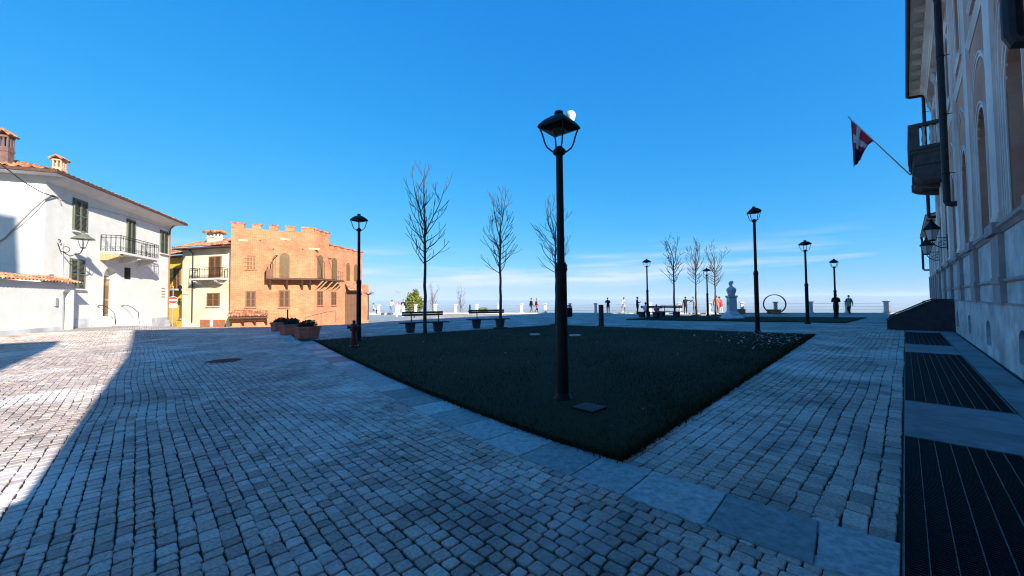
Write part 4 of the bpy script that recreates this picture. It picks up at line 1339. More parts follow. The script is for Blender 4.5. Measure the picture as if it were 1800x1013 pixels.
# downpipe at its far corner and wires on the wall
MB().tube([(HL-0.25, -0.5, HE), (HL-0.25, -0.12, HE-0.45), (HL-0.25, -0.08, HE-0.7), (HL-0.25, -0.08, -1.6)], 0.05, 7).build('downpipe', SHUT_B, hs)
MB().tube([(1.15, -0.03, 4.9), (1.15, -0.03, 2.7)], 0.025, 5).build('conduit', STONE_W, hs)
mb = MB(); mb.tube([(0.6, -0.04, 7.1), (1.6, -0.04, 7.0), (4.0, -0.04, 7.25), (8.0, -0.04, 7.42), (12.0, -0.04, 7.5)], 0.012, 4)
mb.tube([(-0.04, 2.6, 3.6), (-0.04, 1.4, 4.8), (-0.04, 0.5, 6.2), (-0.03, 0.0, 6.85), (0.3, -0.04, 7.15), (0.75, -0.04, 7.12), (0.95, -0.04, 6.8)], 0.03, 5)
mb.build('wire', STONE_D, hs)

# street lamp on a bracket of the white house
bl = thing('bracket_lamp', 'dark hat-shaped lamp on a scrolled bracket on the white house', 'lamp', (hx0, hy0, 0), HA)
bx = 0.85
mb = MB(); mb.tube([(bx, -0.001, 4.75), (bx+0.02, -0.10, 4.35), (bx+0.08, -0.45, 4.08), (bx+0.1, -0.85, 4.25), (bx+0.1, -0.95, 4.5)], 0.022, 6)
mb.tube([(bx, -0.02, 4.95), (bx, -0.12, 4.9), (bx, -0.08, 4.75)], 0.02, 6)
mb.tube([(bx+.05, -0.3+0.16*math.cos(a*.8), 4.42+0.16*math.sin(a*.8)) for a in range(8)], 0.014, 5)
mb.build('bracket', IRON, bl)
mb = MB(); mb.lathe([(0.06, 4.5), (0.10, 4.52), (0.08, 4.56)], 8, cx=bx+0.1, cy=-0.95)
for k in range(4):
    a = math.pi/2*k + 0.4
    mb.tube([(bx+0.1+0.09*math.cos(a), -0.95+0.09*math.sin(a), 4.54), (bx+0.1+0.2*math.cos(a), -0.95+0.2*math.sin(a), 5.0)], 0.011, 4)
mb.build('cage', IRON, bl)
MB().lathe([(0.46, 4.99), (0.44, 5.03), (0.25, 5.16), (0.10, 5.26), (0.06, 5.34), (0.09, 5.38), (0.02, 5.42)], 14, cx=bx+0.1, cy=-0.95).build('shade', SHUT_G, bl)
MB().tube([tuple(Matrix.Rotation(0, 3, 'Z') @ Vector(p)) for p in [(-6.0, -1.2, 8.1), (-4.0, -0.8, 7.55), (-2.0, -0.45, 7.15), (-0.7, -0.25, 7.02), (0.55, -0.03, 7.08)]], 0.022, 5).build('overhead_cable', DARKMETAL)
oc = bpy.data.objects['overhead_cable']; oc.location = (hx0, hy0, 0); oc.rotation_euler = (0, 0, HA)
tag(oc, 'thin dark cable running from the left edge to the white house corner', 'cable')

# garden wall with tiled coping, in line with the house
gw = thing('garden_wall', 'low white garden wall with tiled coping at the left edge', 'wall', (hx0, hy0, 0), HA)
mb = MB()
GX0, GX1, GY = -9.0, 1.0, -0.62
cell_wall(mb, GX0, 0.05, -0.2, 2.62, GY)
arch_cell(mb, 0.05, GX1, -0.2, 2.62, 0.22, 0.86, 0.24, 2.1, 0.2, GY, GY+0.32)
mb.add([(GX1,GY,-.2),(GX1,GY+0.6,-.2),(GX1,GY+0.6,2.62),(GX1,GY,2.62)], [(0,1,2,3)])
mb.add([(GX0,GY+.4,-.2),(GX0,GY+.4,2.62),(0,GY+.4,2.62),(0,GY+.4,-.2)], [(0,1,2,3)])
mb.build('wall', STUCCO_W, gw)
MB().box(0.22, 0.86, GY+0.30, GY+0.34, 0.24, 2.3).build('gate', WHITE, gw)
mb = MB(); mb.box(GX0, 0.18, GY-0.03, GY-0.002, -0.2, 0.42); mb.build('base_band', mat('stained_render', (.5, .5, .5)), gw)
mb = MB(); tile_roof(mb, (GX0, GY-0.28, 2.63), (GX1+0.1, GY-0.28, 2.63), (GX1+0.1, GY+0.5, 2.95), (GX0, GY+0.5, 2.95), 0.2, 0.045, 0.4)
mb.build('coping', TILE, gw)
MB().box(-0.33, -0.16, GY-0.06, GY-0.001, 1.45, 1.85).build('letter_box', STONE_D, gw)

# ------------------------------------------------------------------ cream and yellow houses
ca = math.atan2(33.7-34.9, -24.75+29.4)
cr_ = thing('cream_house', 'cream house with brown shutters, small balcony and garage door', 'house', (-29.4, 34.9, 0), ca)
CL = math.hypot(4.65, 1.2)
mb = MB(); mb.box(-1.1, CL, 0, 6, -2.4, 6.45); mb.build('wall', STUCCO_C, cr_)
def px_on(ox, oy, ang, px):
    """distance along a facade at which the photograph shows a feature measured at column px"""
    r = (px-900)/670.0
    return (r*oy - ox)/(math.cos(ang) - r*math.sin(ang))
cx = lambda p: px_on(-29.4, 34.9, ca, p)
shut_window(cr_, cx(367), cx(388), 3.85, 5.70, 0, SHUT_B, sill=None, name='balcony_door')
shut_window(cr_, cx(364.5), cx(386), 1.25, 2.40, 0, SHUT_B)
mb = MB(); mb.box(cx(347), cx(400), -0.75, -0.001, 3.60, 3.74); cb_ = mb.build('balcony', STONE_W, cr_)
for p in (352, 388):
    mb = MB(); mb.prism_x([(-0.001,3.2),(-0.3,3.25),(-0.65,3.45),(-0.65,3.598),(-0.001,3.598)], cx(p), cx(p)+0.3); mb.build('bracket', STONE_W, cb_)
mb = MB()
rail_run(mb, (cx(347)+.03, -0.03), (cx(347)+.03, -0.72), 3.741, 4.65, 3); rail_run(mb, (cx(347)+.03, -0.72), (cx(400)-.03, -0.72), 3.741, 4.65, 12); rail_run(mb, (cx(400)-.03, -0.72), (cx(400)-.03, -0.03), 3.741, 4.65, 3)
mb.build('railing', IRON, cb_)
gd = MB(); gd.box(cx(353), cx(397), -0.04, -0.001, -2.35, 0.05); gdo = gd.build('garage_door', WOOD_R, cr_)
mb = MB()
for k in range(6): mb.box(cx(353)+0.05+k*0.36, cx(353)+0.38+k*0.36, -0.06, -0.041, -2.3, 0.0)
mb.build('panel', WOOD_R, gdo)
MB().box(cx(371), cx(376), -0.075, -0.061, -0.55, -0.02).build('notice', WHITE, gdo)
MB().tube([(0.25, -0.4, 6.4), (0.25, -0.08, 6.1), (0.25, -0.08, -0.2)], 0.05, 6).build('downpipe', DARKMETAL, cr_)
mb = MB(); mb.box(-1.5, CL+0.35, -0.62, 6.4, 6.451, 6.56); mb.build('eave', WOOD_D, cr_)
mb = MB(); tile_roof(mb, (-1.6,-0.7,6.62), (CL+0.4,-0.7,6.62), (CL+0.4,3.2,7.95), (-1.6,3.2,7.95)); tile_roof(mb, (CL+0.4,6.5,6.62), (-1.6,6.5,6.62), (-1.6,3.2,7.95), (CL+0.4,3.2,7.95))
mb.build('roof', TILE, cr_)
chimney(cr_, 0.9, 1.4, 7.0, 0.85, 1.35, mat('pale_chimney', (0.66, 0.52, 0.38), 0.9, 0.15, 6))
# lantern on its wall
mb = MB(); mb.tube([(-0.35, 0.3, 2.3), (-0.35, -0.5, 2.35), (-0.35, -0.7, 2.6)], 0.02, 5).lathe([(0.05, 2.6), (0.14, 3.0), (0.18, 3.02), (0.04, 3.2)], 6, cx=-0.35, cy=-0.7)
mb.build('wall_lamp', IRON, cr_)

ye_a = math.atan2(-1.0, 3.4)
yx, yy = -34.2, 36.9
yh = thing('yellow_house', 'narrow bright yellow house front between the white and cream houses', 'house', (yx, yy, 0), ye_a)
YL = 3.75
MB().box(-3, YL, 0, 5, -2.4, 5.9).build('wall', STUCCO_Y, yh)
mb = MB(); mb.box(-3.3, YL+0.3, -0.6, 5.2, 5.901, 6.02); mb.build('eave', WOOD_D, yh)
mb = MB(); tile_roof(mb, (-3.4,-0.7,6.08), (YL+0.4,-0.7,6.08), (YL+0.4,2.6,7.3), (-3.4,2.6,7.3)); mb.build('roof', TILE, yh)
mb = MB(); mb.box(1.3, YL-0.1, -0.9, -0.001, 2.75, 2.9); yb = mb.build('balcony', STONE_D, yh)
mb = MB(); rail_run(mb, (1.35, -0.86), (YL-0.15, -0.86), 2.901, 3.85, 9); mb.build('railing', IRON, yb)
shut_window(yh, 2.0, 2.9, 2.92, 4.9, 0, SHUT_B, sill=None, name='balcony_door')
shut_window(yh, 2.9, 3.4, 0.1, 1.7, 0, SHUT_B)
mb = MB()
rl = random.Random(4)
for k in range(16):
    x = 1.0 + 0.12*k
    mb.tube([(x, -0.2, -2.3), (x+rl.uniform(-.1,.1), -0.3+rl.uniform(-.1,.1), -1.0), (x+rl.uniform(-.2,.2), -0.4, -0.2+rl.uniform(-.3,.5))], [0.02, 0.015, 0.006], 4)
for k in range(220):
    p = Vector((rl.uniform(0.8,3.2), rl.uniform(-0.7,-0.1), rl.uniform(-1.4, 0.25))); s = 0.07
    mb.add([tuple(p+Vector((rl.uniform(-s,s), rl.uniform(-s,s), rl.uniform(-s,s)))) for _ in range(3)], [(0,1,2)])
cl = mb.build('climbing_plant', mat('dry_climber', (0.20, 0.13, 0.07), 0.9, 0.3, 5)); cl.location = (yx, yy, 0); cl.rotation_euler = (0,0,ye_a)
tag(cl, 'dry brown climbing plant at the foot of the yellow house', 'plant')

# no-entry sign by the white house corner
nx, ny = -27.35, 30.75
ns = thing('no_entry_sign', 'round red no entry sign on a pole at the white house corner', 'sign', (nx, ny, ground(nx, ny)-0.3), math.atan2(-nx, ny))
MB().tube([(0, 0.03, 0), (0, 0.03, 4.2)], 0.03, 8).build('pole', STEEL, ns)
def disc_y(mb, r, y0, y1, zc, n=24):
    mb.prism_y([(r*math.cos(2*math.pi*k/n), zc + r*math.sin(2*math.pi*k/n)) for k in range(n)], y0, y1)
SZ = 3.05
mb = MB(); disc_y(mb, 0.30, -0.012, 0.0, SZ); mb.build('rim', WHITE, ns)
mb = MB(); disc_y(mb, 0.285, -0.016, -0.0125, SZ); dk = mb.build('disc', flat_mat('sign_red', (0.55, 0.02, 0.025), 0.4), ns)
MB().box(-0.21, 0.21, -0.021, -0.0165, SZ-0.06, SZ+0.06).build('bar', WHITE, dk)
MB().box(-0.26, 0.26, -0.012, 0.0, SZ-0.62, SZ-0.36).build('plate', WHITE, ns)

# ------------------------------------------------------------------ brick house with battlements
ba = math.atan2(3.0, 5.7)
bx0, by0 = -24.4, 33.0
bh = thing('brick_house', 'orange brick house with battlements and a long wooden balcony', 'house', (bx0, by0, 0), ba)
BLEN = 6.44; BTOP = 8.1; BLOW = 6.9
bxp = lambda p: px_on(bx0, by0, ba, p)
# right face runs straight back from the corner (world +y); in local axes
cdir = Vector((0.12, 0.993)); ld = Vector((cdir.x*math.cos(ba)+cdir.y*math.sin(ba), -cdir.x*math.sin(ba)+cdir.y*math.cos(ba)))
def side(k, out=0.0):      # point k metres along the right face, 'out' metres proud of it
    nrm = Vector((ld.y, -ld.x))
    return (BLEN + ld.x*k + nrm.x*out, ld.y*k + nrm.y*out)
mb = MB()
P = [(0, 0), (BLEN, 0), side(2.3), (side(2.3)[0]-4.2, side(2.3)[1]+0.5), (0, 4.0)]
mb.prism(P, -2.4, BTOP)
P2 = [side(2.302), side(8.9), (side(8.9)[0]-6, side(8.9)[1]+2), (1.0, 7.5), (0.5, 4.05), (side(2.302)[0]-4.2, side(2.302)[1]+0.55)]
mb.prism(P2, -2.4, BLOW)
P3 = [(side(8.901)[0]-0.35, side(8.901)[1]), (side(11.2)[0]-0.35, side(11.2)[1]), (side(11.2)[0]-5, side(11.2)[1]), (side(8.901)[0]-5, side(8.901)[1])]
mb.prism(P3, -1.5, 3.6)
mb.build('wall', BRICK, bh)
def merlon(x0, y0, x1, y1, z, h, th=0.4):
    d = Vector((x1-x0, y1-y0)).normalized(); n = Vector((-d.y, d.x))*th
    off_ = Vector((d.y, -d.x))*0.03
    mb = MB(); mb.prism([(x0+off_.x, y0+off_.y), (x1+off_.x, y1+off_.y), (x1+n.x, y1+n.y), (x0+n.x, y0+n.y)], z+0.001, z+h)
    o = mb.build('merlon', BRICK, bh)
    mb = MB(); m_ = int(max(2, (Vector((x1-x0, y1-y0)).length)/0.2))
    for k in range(m_+1):
        p = Vector((x0, y0)).lerp(Vector((x1, y1)), k/m_)
        mb.tube([(p.x+off_.x*3, p.y+off_.y*3, z+h+0.02), (p.x+n.x*1.1, p.y+n.y*1.1, z+h+0.10)], 0.085, 6)
    mb.build('cap', TILE, o)
for p0, p1 in ((405.5, 428), (442, 458), (472, 488), (501, 517), (529, 551)):
    merlon(bxp(p0), 0, bxp(p1), 0, BTOP, 0.42)
for k0, k1 in ((0.02, 0.75), (1.15, 1.6), (1.9, 2.3)):
    merlon(*side(k0), *side(k1), BTOP, 0.34)
for k0 in (2.5, 3.7, 4.9, 6.1, 7.3, 8.3):
    merlon(*side(k0), *side(k0+0.6), BLOW, 0.42)
# window fittings
def arch_shutter(parent, x0, x1, z0, zs, rise, y, m):
    mb = MB(); c = (x0+x1)/2
    mb.prism_y([(x0, z0)] + arch_pts(x0, x1, zs, rise, 8) + [(x1, z0)], y-0.07, y-0.001)
    o = mb.build('window', m, parent)
    for a, b in ((x0+.03, c-.015), (c+.015, x1-.03)):
        mb = MB(); n = 3
        for k in range(n):
            xa = a + (b-a)*k/n; mb.box(xa+0.008, xa+(b-a)/n-0.008, y-0.10, y-0.071, z0+0.02, zs-0.05)
        mb.build('shutter', m, o)
    return o
def plain_shutter(parent, x0, x1, z0, z1, y, m):
    return shut_window(parent, x0, x1, z0, z1, y, m, sill=TERRA)
SHUT_P = mat('faded_pink_shutter', (0.17, 0.09, 0.05), 0.75, 0.15, 8)
arch_shutter(bh, bxp(491), bxp(508.5), 3.85, 5.65, 0.42, 0, SHUT_O)
plain_shutter(bh, bxp(491), bxp(508.5), 1.10, 2.60, 0, SHUT_P)
plain_shutter(bh, bxp(432.5), bxp(449), 1.15, 2.55, 0, SHUT_P)
# open-work brick window
mb = MB()
x0, x1 = bxp(433), bxp(449)
mb.box(x0, x1, -0.012, -0.001, 4.45, 5.7)
ow = mb.build('window', SHUT_P, bh)
mb = MB()
for k in range(4): mb.box(x0+k*(x1-x0)/3-0.04, x0+k*(x1-x0)/3+0.04, -0.09, -0.013, 4.45, 5.75 + (0.12 if k in (1, 2) else 0))
for z in (4.4, 4.75, 5.1, 5.45): mb.box(x0-0.12, x1+0.12, -0.08, -0.014, z, z+0.07)
mb.build('lattice', BRICK, ow)
mb = MB(); mb.box(bxp(430), bxp(452.5), -0.05, -0.001, -2.4, 0.0); mb.build('door', WOOD_R, bh)
# tiled canopy over the door
ax0, ax1 = -0.1, bxp(474)
mb = MB(); tile_roof(mb, (ax0,-0.85,0.35), (ax1,-0.85,0.35), (ax1-0.1,-0.01,0.92), (ax0+0.1,-0.01,0.92), 0.2, 0.045, 0.35); cn = mb.build('canopy', TILE, bh)
mb = MB(); mb.box(ax0+.05, ax1-.05, -0.80, -0.70, 0.18, 0.30); mb.build('beam', WOOD_D, cn)
for k in range(4):
    x = ax0+0.15+(ax1-ax0-0.4)*k/3
    mb = MB(); mb.prism_x([(-0.001,-0.45),(-0.12,-0.45),(-0.75,0.17),(-0.6,0.17),(-0.001,-0.2)], x, x+0.1); mb.build('bracket', WOOD_D, cn)
# balcony round the corner
fx0 = bxp(469.5)
mb = MB(); mb.box(fx0, BLEN, -0.9, -0.002, 3.58, 3.74)
a, b = side(0, 0.9), side(3.6, 0.9)
mb.prism([(BLEN+0.001, -0.9), a, b, side(3.6, 0.002), side(0.0, 0.002)], 3.585, 3.745)
bb = mb.build('balcony', WOOD_D, bh)
for p in (474, 503, 530, 544):
    x = bxp(p)
    mb = MB(); mb.prism_x([(-0.002,2.75),(-0.14,2.75),(-0.85,3.577),(-0.66,3.577),(-0.002,3.0)], x, x+0.13); mb.build('bracket', WOOD_D, bb)
for k in (0.15, 0.75, 1.7, 2.6, 3.4):
    p0 = side(k, 0.002); p1 = side(k, 0.8)
    mb = MB(); mb.tube([(p0[0], p0[1], 2.75), (p1[0], p1[1], 3.53)], 0.08, 4); mb.build('bracket', WOOD_T, bb)
# uprights and rails left on the balcony
IRO = mat('brown_iron', (0.16, 0.075, 0.045), 0.7, 0.2, 8)
MB().tube([(fx0+0.45,-0.86,3.74),(fx0+0.45,-0.86,5.4),(fx0+0.62,-0.5,5.75),(fx0+0.75,-0.05,5.8)], 0.045, 6).build('upright', IRO, bb)
MB().tube([(fx0+0.65,-0.86,3.74),(fx0+0.65,-0.86,5.5)], 0.03, 5).build('upright', IRO, bb)
for k in (0.30, 2.1):
    p1 = side(k, 0.85); p2 = side(k, 0.05); p3 = side(k+1.0, 0.05)
    MB().tube([(p1[0],p1[1],3.745),(p1[0],p1[1],5.3),(p2[0],p2[1],5.95),(p3[0],p3[1],5.95)], 0.035, 5).build('upright', IRO, bb)
mb = MB()
mb.box(fx0, fx0+0.05, -0.9, -0.05, 3.741, 4.7)
mb.box(fx0+0.05, fx0+0.5, -0.9, -0.85, 3.741, 4.5)
mb.build('end_board', IRO, bb); mb = MB()
for k in (2.6, 3.0, 3.4):
    p = side(k, 0.85); mb.tube([(p[0],p[1],3.745),(p[0],p[1],4.6)], 0.025, 5)
p, q_ = side(2.5, 0.85), side(3.55, 0.85)
for z in (4.1, 4.6): mb.tube([(p[0],p[1],z),(q_[0],q_[1],z)], 0.025, 5)
mb.build('railing', IRO, bb)
# fittings on the right face: a child frame turned along that face
fa = math.atan2(ld.y, ld.x)
def on_side(o, k):
    o.location = (*side(k, 0.0), 0); o.rotation_euler = (0, 0, fa); return o
on_side(arch_shutter(bh, -0.42, 0.42, 3.85, 5.65, 0.42, 0, SHUT_O), 0.87)
on_side(arch_shutter(bh, -0.42, 0.42, 3.85, 5.65, 0.42, 0, SHUT_O), 3.24)
on_side(plain_shutter(bh, -0.40, 0.40, 1.2, 2.55, 0, SHUT_P), 0.87)
on_side(plain_shutter(bh, -0.40, 0.40, 1.2, 2.55, 0, SHUT_P), 3.15)
on_side(arch_shutter(bh, -0.3, 0.3, 3.9, 5.4, 0.4, 0, SHUT_O), 5.8)
on_side(arch_shutter(bh, -0.3, 0.3, 3.9, 5.4, 0.4, 0, SHUT_O), 7.4)
gt = MB().box(-1.35, 1.35, -0.05, -0.001, -1.0, 2.6).build('gate', SHUT_P, bh); on_side(gt, 6.6)
mb = MB()
for k in range(9): mb.box(-1.3+0.29*k, -1.24+0.29*k, -0.10, -0.051, -1.0, 2.55)
for z in (0.0, 1.2, 2.45): mb.box(-1.35, 1.35, -0.09, -0.052, z, z+0.08)
mb.build('bars', IRO, gt)
mb = MB(); tile_roof(mb, (-1.7,-0.7,2.75),(1.7,-0.7,2.75),(1.4,-0.01,3.5),(-1.4,-0.01,3.5), 0.2, 0.04, 0.35); on_side(mb.build('canopy', TILE, bh), 6.6)
mb = MB()
for p, z in ((455, 7.0), (478, 6.3), (500, 7.2), (530, 6.4)): mb.box(bxp(p), bxp(p)+0.12, -0.015, 0.01, z, z+0.14)
mb.build('putlog_holes', WOOD_D, bh)
for p, z, w in ((418, 6.95, 0.7), (512-20, 7.25, 0.8), (543, 6.5, 0.9)): MB().box(bxp(p), bxp(p)+w, -0.02, -0.001, z, z+0.16).build('stone_inset', mat('inset_stone', (0.60, 0.36, 0.20), 0.9, 0.15, 5), bh)

# handrail of the descending lane
hr = thing('lane_handrail', 'thin brown handrail sloping up in front of the brick house', 'handrail', (0, 0, 0))
MB().tube([(-15.9, 29.3, -0.55), (-15.9, 29.3, 0.35), (-15.0, 30.9, 0.72), (-14.6, 31.6, 0.78), (-14.6, 31.6, -0.2)], 0.03, 6).build('rail', IRO, hr)
MB().tube([(-15.25, 30.45, -0.4), (-15.25, 30.45, 0.6)], 0.025, 6).build('post', IRO, hr)

# ------------------------------------------------------------------ street lamps
def lamp_meshes():
    H = 4.5
    out = {}
    mb = MB(); mb.lathe([(0.15, -0.02), (0.15, 0.03), (0.12, 0.06), (0.090, 0.12), (0.084, 2.0)], 16); out['lower_post'] = mb.mesh('lower_post', IRON, False)
    mb = MB(); mb.lathe([(0.092, 2.0), (0.098, 2.03), (0.092, 2.07), (0.09, 2.10), (0.07, 2.14)], 16); out['collar'] = mb.mesh('collar', IRON)
    mb = MB(); mb.lathe([(0.058, 2.10), (0.052, 3.82), (0.05, 3.84)], 14); out['upper_post'] = mb.mesh('upper_post', IRON)
    mb = MB(); mb.lathe([(0.05, 3.83), (0.095, 3.86), (0.10, 3.90), (0.055, 3.95), (0.03, 3.97)], 12); out['lamp_seat'] = mb.mesh('lamp_seat', IRON)
    mb = MB()
    for k in range(4):
        a = math.pi/4 + math.pi/2*k; c, s = math.cos(a), math.sin(a)
        mb.tube([(r*c, r*s, z) for r, z in ((0.05, 3.88), (0.11, 3.89), (0.19, 3.955), (0.225, 4.03), (0.25, 4.13), (0.298, 4.255))], 0.0125, 6)
    out['arm'] = mb.mesh('arm', IRON)
    mb = MB()   # hipped, slightly bellied square roof with a flat underside tray and a round cap
    prof = [(0.325, 4.245), (0.335, 4.262), (0.315, 4.30), (0.235, 4.37), (0.14, 4.425), (0.078, 4.445)]
    mb.lathe([(0.17, 4.215)] + prof, 4, rot=math.pi/4)
    mb.lathe([(0.062, 4.44), (0.055, 4.465), (0.068, 4.475), (0.07, 4.49), (0.06, 4.505), (0.02, 4.51)], 14)
    out['lamp_roof'] = mb.mesh('lamp_roof', IRON)
    mb = MB(); mb.lathe([(0.10, 4.20), (0.15, 4.234)], 12); out['light_unit'] = mb.mesh('light_unit', mat('led_diffuser', (0.05, 0.05, 0.055), 0.4, 0.05, 4))
    return out
LM = lamp_meshes()
lamps = [  # x, y, height, turn, label
    (0.74, 5.72, 4.36, R(50), 'nearest tall black lamp post standing in the lawn, centre of the picture'),
    (-5.85, 14.55, 4.87, R(62), 'black lamp post beside the red hydrant'),
    (10.45, 16.3, 5.42, R(70), 'black lamp post at the right far corner of the large lawn'),
    (17.0, 22.0, 4.80, R(80), 'black lamp post on the near edge of the far lawn strip'),
    (23.3, 27.5, 4.25, R(40), 'smallest black lamp post with a dark-clad person behind it'),
    (10.65, 30.0, 4.65, R(33), 'black lamp post beside the two small dark benches'),
    (16.85, 32.9, 4.12, R(10), 'farthest black lamp post between two bare trees left of the bust'),
]
for x, y, h, rz, lb in lamps:
    root = thing('street_lamp', lb, 'street lamp', (x, y, 0), rz, 'black lamp posts round the lawns')
    for n_, me in LM.items():
        o = link(n_, me, root); o.scale = (1, 1, h/4.5) if n_ in ('lower_post', 'upper_post', 'collar') else (1, 1, 1)
        if n_ not in ('lower_post', 'upper_post', 'collar'): o.location = (0, 0, h - 4.5 - (0 if True else 0))
    # posts stretch, the lantern keeps its shape: meet at the seat
    for o in root.children:
        if o.name.split('.')[0] in ('lower_post', 'upper_post', 'collar'):
            o.scale = (1, 1, (h - 4.5 + 3.84)/3.84)

# ------------------------------------------------------------------ bare trees
def bare_tree(seed, H):
    rt = random.Random(seed)
    tr, cw = MB(), MB()
    trunk = []; n = 12; top = 0.66*H
    for i in range(n+1):
        t = i/n
        k = 0.022*H/8 if i else 0
        trunk.append(Vector((rt.uniform(-k, k), rt.uniform(-k, k), top*t)))
    rr = [0.088 - 0.050*(i/n) for i in range(n+1)]
    tr.tube(trunk, rr, 8)
    def branch(p, d, L, r, lvl, lift):
        m = max(4, int(L/0.17)); pts = [p]; rad = [r]; d = d.normalized()
        for i in range(m):
            d = (d + Vector((rt.uniform(-.13,.13), rt.uniform(-.13,.13), lift + rt.uniform(-.05,.05)))).normalized()
            p = p + d*(L/m); pts.append(p); rad.append(max(0.0105, r*(1 - 0.72*(i+1)/m)))
        cw.tube(pts, rad, 5 if lvl < 2 else 4)
        if lvl < 2:
            k = rt.randint(4, 6) if lvl == 0 else rt.randint(2, 3)
            for q in range(k):
                f = 0.18 + 0.72*(q + rt.random()*0.7)/k
                i = min(m-1, int(f*m)); a = pts[i]; dd = (pts[i+1]-pts[i]).normalized()
                side_ = dd.orthogonal().normalized(); side_.rotate(Matrix.Rotation(rt.uniform(0, 6.28), 3, dd))
                branch(a, dd*0.7 + side_*rt.uniform(0.5, 0.8), L*rt.uniform(0.28, 0.45), rad[i]*0.66, lvl+1, 0.16)
    # upright leaders shooting from the top third of the trunk
    a0 = rt.uniform(0, 6)
    for k, (zz, L) in enumerate(((0.66, 0.33), (0.62, 0.34), (0.57, 0.36), (0.53, 0.33), (0.50, 0.30))):
        a = a0 + k*2.4; sp = 0.04 if k == 0 else rt.uniform(0.30, 0.48)
        i = min(n-1, int(zz*H/top*n)); p = trunk[i].lerp(trunk[min(n, i+1)], min(1, zz*H/top*n - i))
        branch(p, Vector((sp*math.cos(a), sp*math.sin(a), 1)), H*L*rt.uniform(0.92, 1.02), 0.034 - 0.003*k, 0, 0.05)
    nb2 = 15; ang = rt.uniform(0, 6)
    for k in range(nb2):
        z = (0.375 + 0.22*k/nb2 + rt.uniform(0, 0.01))*H; ang += 2.4 + rt.uniform(-.3, .3)
        i = min(n-1, int(z/top*n)); p = trunk[i].lerp(trunk[i+1], z/top*n - i)
        L = H*rt.uniform(0.14, 0.21)
        branch(p, Vector((math.cos(ang), math.sin(ang), 0.42)), L, 0.024, 1, 0.13)
    return tr.mesh('trunk', BARK, True), cw.mesh('branches', BARK)
trees = [
    (-3.88, 17.0, 7.95, 1, 'bare tree behind the nearer bench, tallest on the left'),
    (-0.62, 20.5, 7.75, 2, 'bare tree behind the second bench'),
    (2.62, 22.7, 8.0, 3, 'bare tree half hidden behind the nearest lamp post'),
    (13.35, 31.4, 6.95, 4, 'bare tree beside the far bench right of the lamp, leftmost of three'),
    (16.4, 34.0, 7.1, 5, 'bare tree in the middle of the far row of three'),
    (17.85, 33.5, 6.45, 6, 'bare tree next to the farthest lamp, rightmost of three'),
]
for x, y, h, sd, lb in trees:
    root = thing('bare_tree', lb, 'tree', (x, y, 0), sd*1.3, 'leafless young trees on the lawns')
    t_, c_ = bare_tree(sd*17+3, h)
    link('trunk', t_, root); link('crown', c_, root)
    MB().lathe([(0.42, 0.0), (0.40, 0.05), (0.2, 0.075), (0.05, 0.08)], 14).build('soil_ring', SOIL, root)

# pollarded little tree by the lit terrace
root = thing('pollarded_tree', 'small pollarded tree with flat spread of twigs by the brick house', 'tree', (-11.85, 31.4, 0))
MB().tube([(0,0,0),(0.02,0,1.0),(0,0.02,2.1)], [0.06,0.05,0.055], 7).build('trunk', BARK, root)
mb = MB(); rp_ = random.Random(2)
for k in range(16):
    a = k*0.41*math.pi; p = Vector((0,0,2.08)); pts = [p]; d = Vector((math.cos(a), math.sin(a), rp_.uniform(0.0, 0.5)))
    for i in range(4):
        d = (d + Vector((rp_.uniform(-.4,.4), rp_.uniform(-.4,.4), rp_.uniform(-.05,.3)))).normalized(); p = p + d*0.14; pts.append(p)
    mb.tube(pts, [0.03, 0.02, 0.015, 0.01, 0.006], 4)
mb.build('crown', BARK, root)

# ------------------------------------------------------------------ benches
def bench_meshes():
    o = {}
    mb = MB()
    mb.box(-1.2, 1.2, -0.24, -0.13, 0.44, 0.49).box(-1.2, 1.2, -0.12, -0.01, 0.44, 0.49).box(-1.2, 1.2, 0.0, 0.11, 0.44, 0.49).box(-1.2, 1.2, 0.12, 0.23, 0.44, 0.49)
    o['seat'] = [MB().bbox(-1.2, 1.2, -0.24+0.12*k, -0.13+0.12*k, 0.44, 0.49, 0.008).mesh('seat_slat', BENCHWOOD) for k in range(4)]
    o['back'] = [MB().box(-1.02, 1.02, 0.325, 0.36, 0.78+0.11*k, 0.88+0.11*k).mesh('back_slat', BENCHWOOD) for k in range(2)]
    o['leg'] = MB().prism_y([(-0.16, 0), (0.16, 0), (0.23, 0.437), (-0.23, 0.437)], -0.2, 0.2).mesh('leg', BENCHSTONE)
    mb = MB(); mb.tube([(0, 0.12, 0.43), (0.0, 0.25, 0.50), (0.0, 0.27, 0.65), (0.0, 0.31, 0.98)], 0.03, 6); o['bracket'] = mb.mesh('back_bracket', IRON)
    return o
BM = bench_meshes()
def bench(x, y, rz, label, sc=1.0):
    root = thing('bench', label, 'bench', (x, y, 0), rz, 'dark benches with slab legs'); root.scale = (sc, sc, sc)
    for me in BM['seat']: link('seat_slat', me, root)
    for me in BM['back']: link('back_slat', me, root)
    for sx in (-0.68, 0.68):
        o = link('leg', BM['leg'], root); o.location = (sx, 0, 0)
        o = link('back_bracket', BM['bracket'], root); o.location = (sx+0.1, 0, 0)
bench(-4.35, 18.85, math.atan2(0.42, 0.93), 'dark bench nearest the hydrant, in front of the tallest tree')
bench(-1.35, 21.4, math.atan2(0.30, 0.95), 'dark bench right of the nearest bench, before the second tree')
bench(10.95, 30.6, R(-54), 'small dark far bench just behind the lamp post, left of the pair', 0.95)
bench(12.85, 31.3, R(-54), 'small dark far bench right of the lamp, beside a bare tree', 0.95)

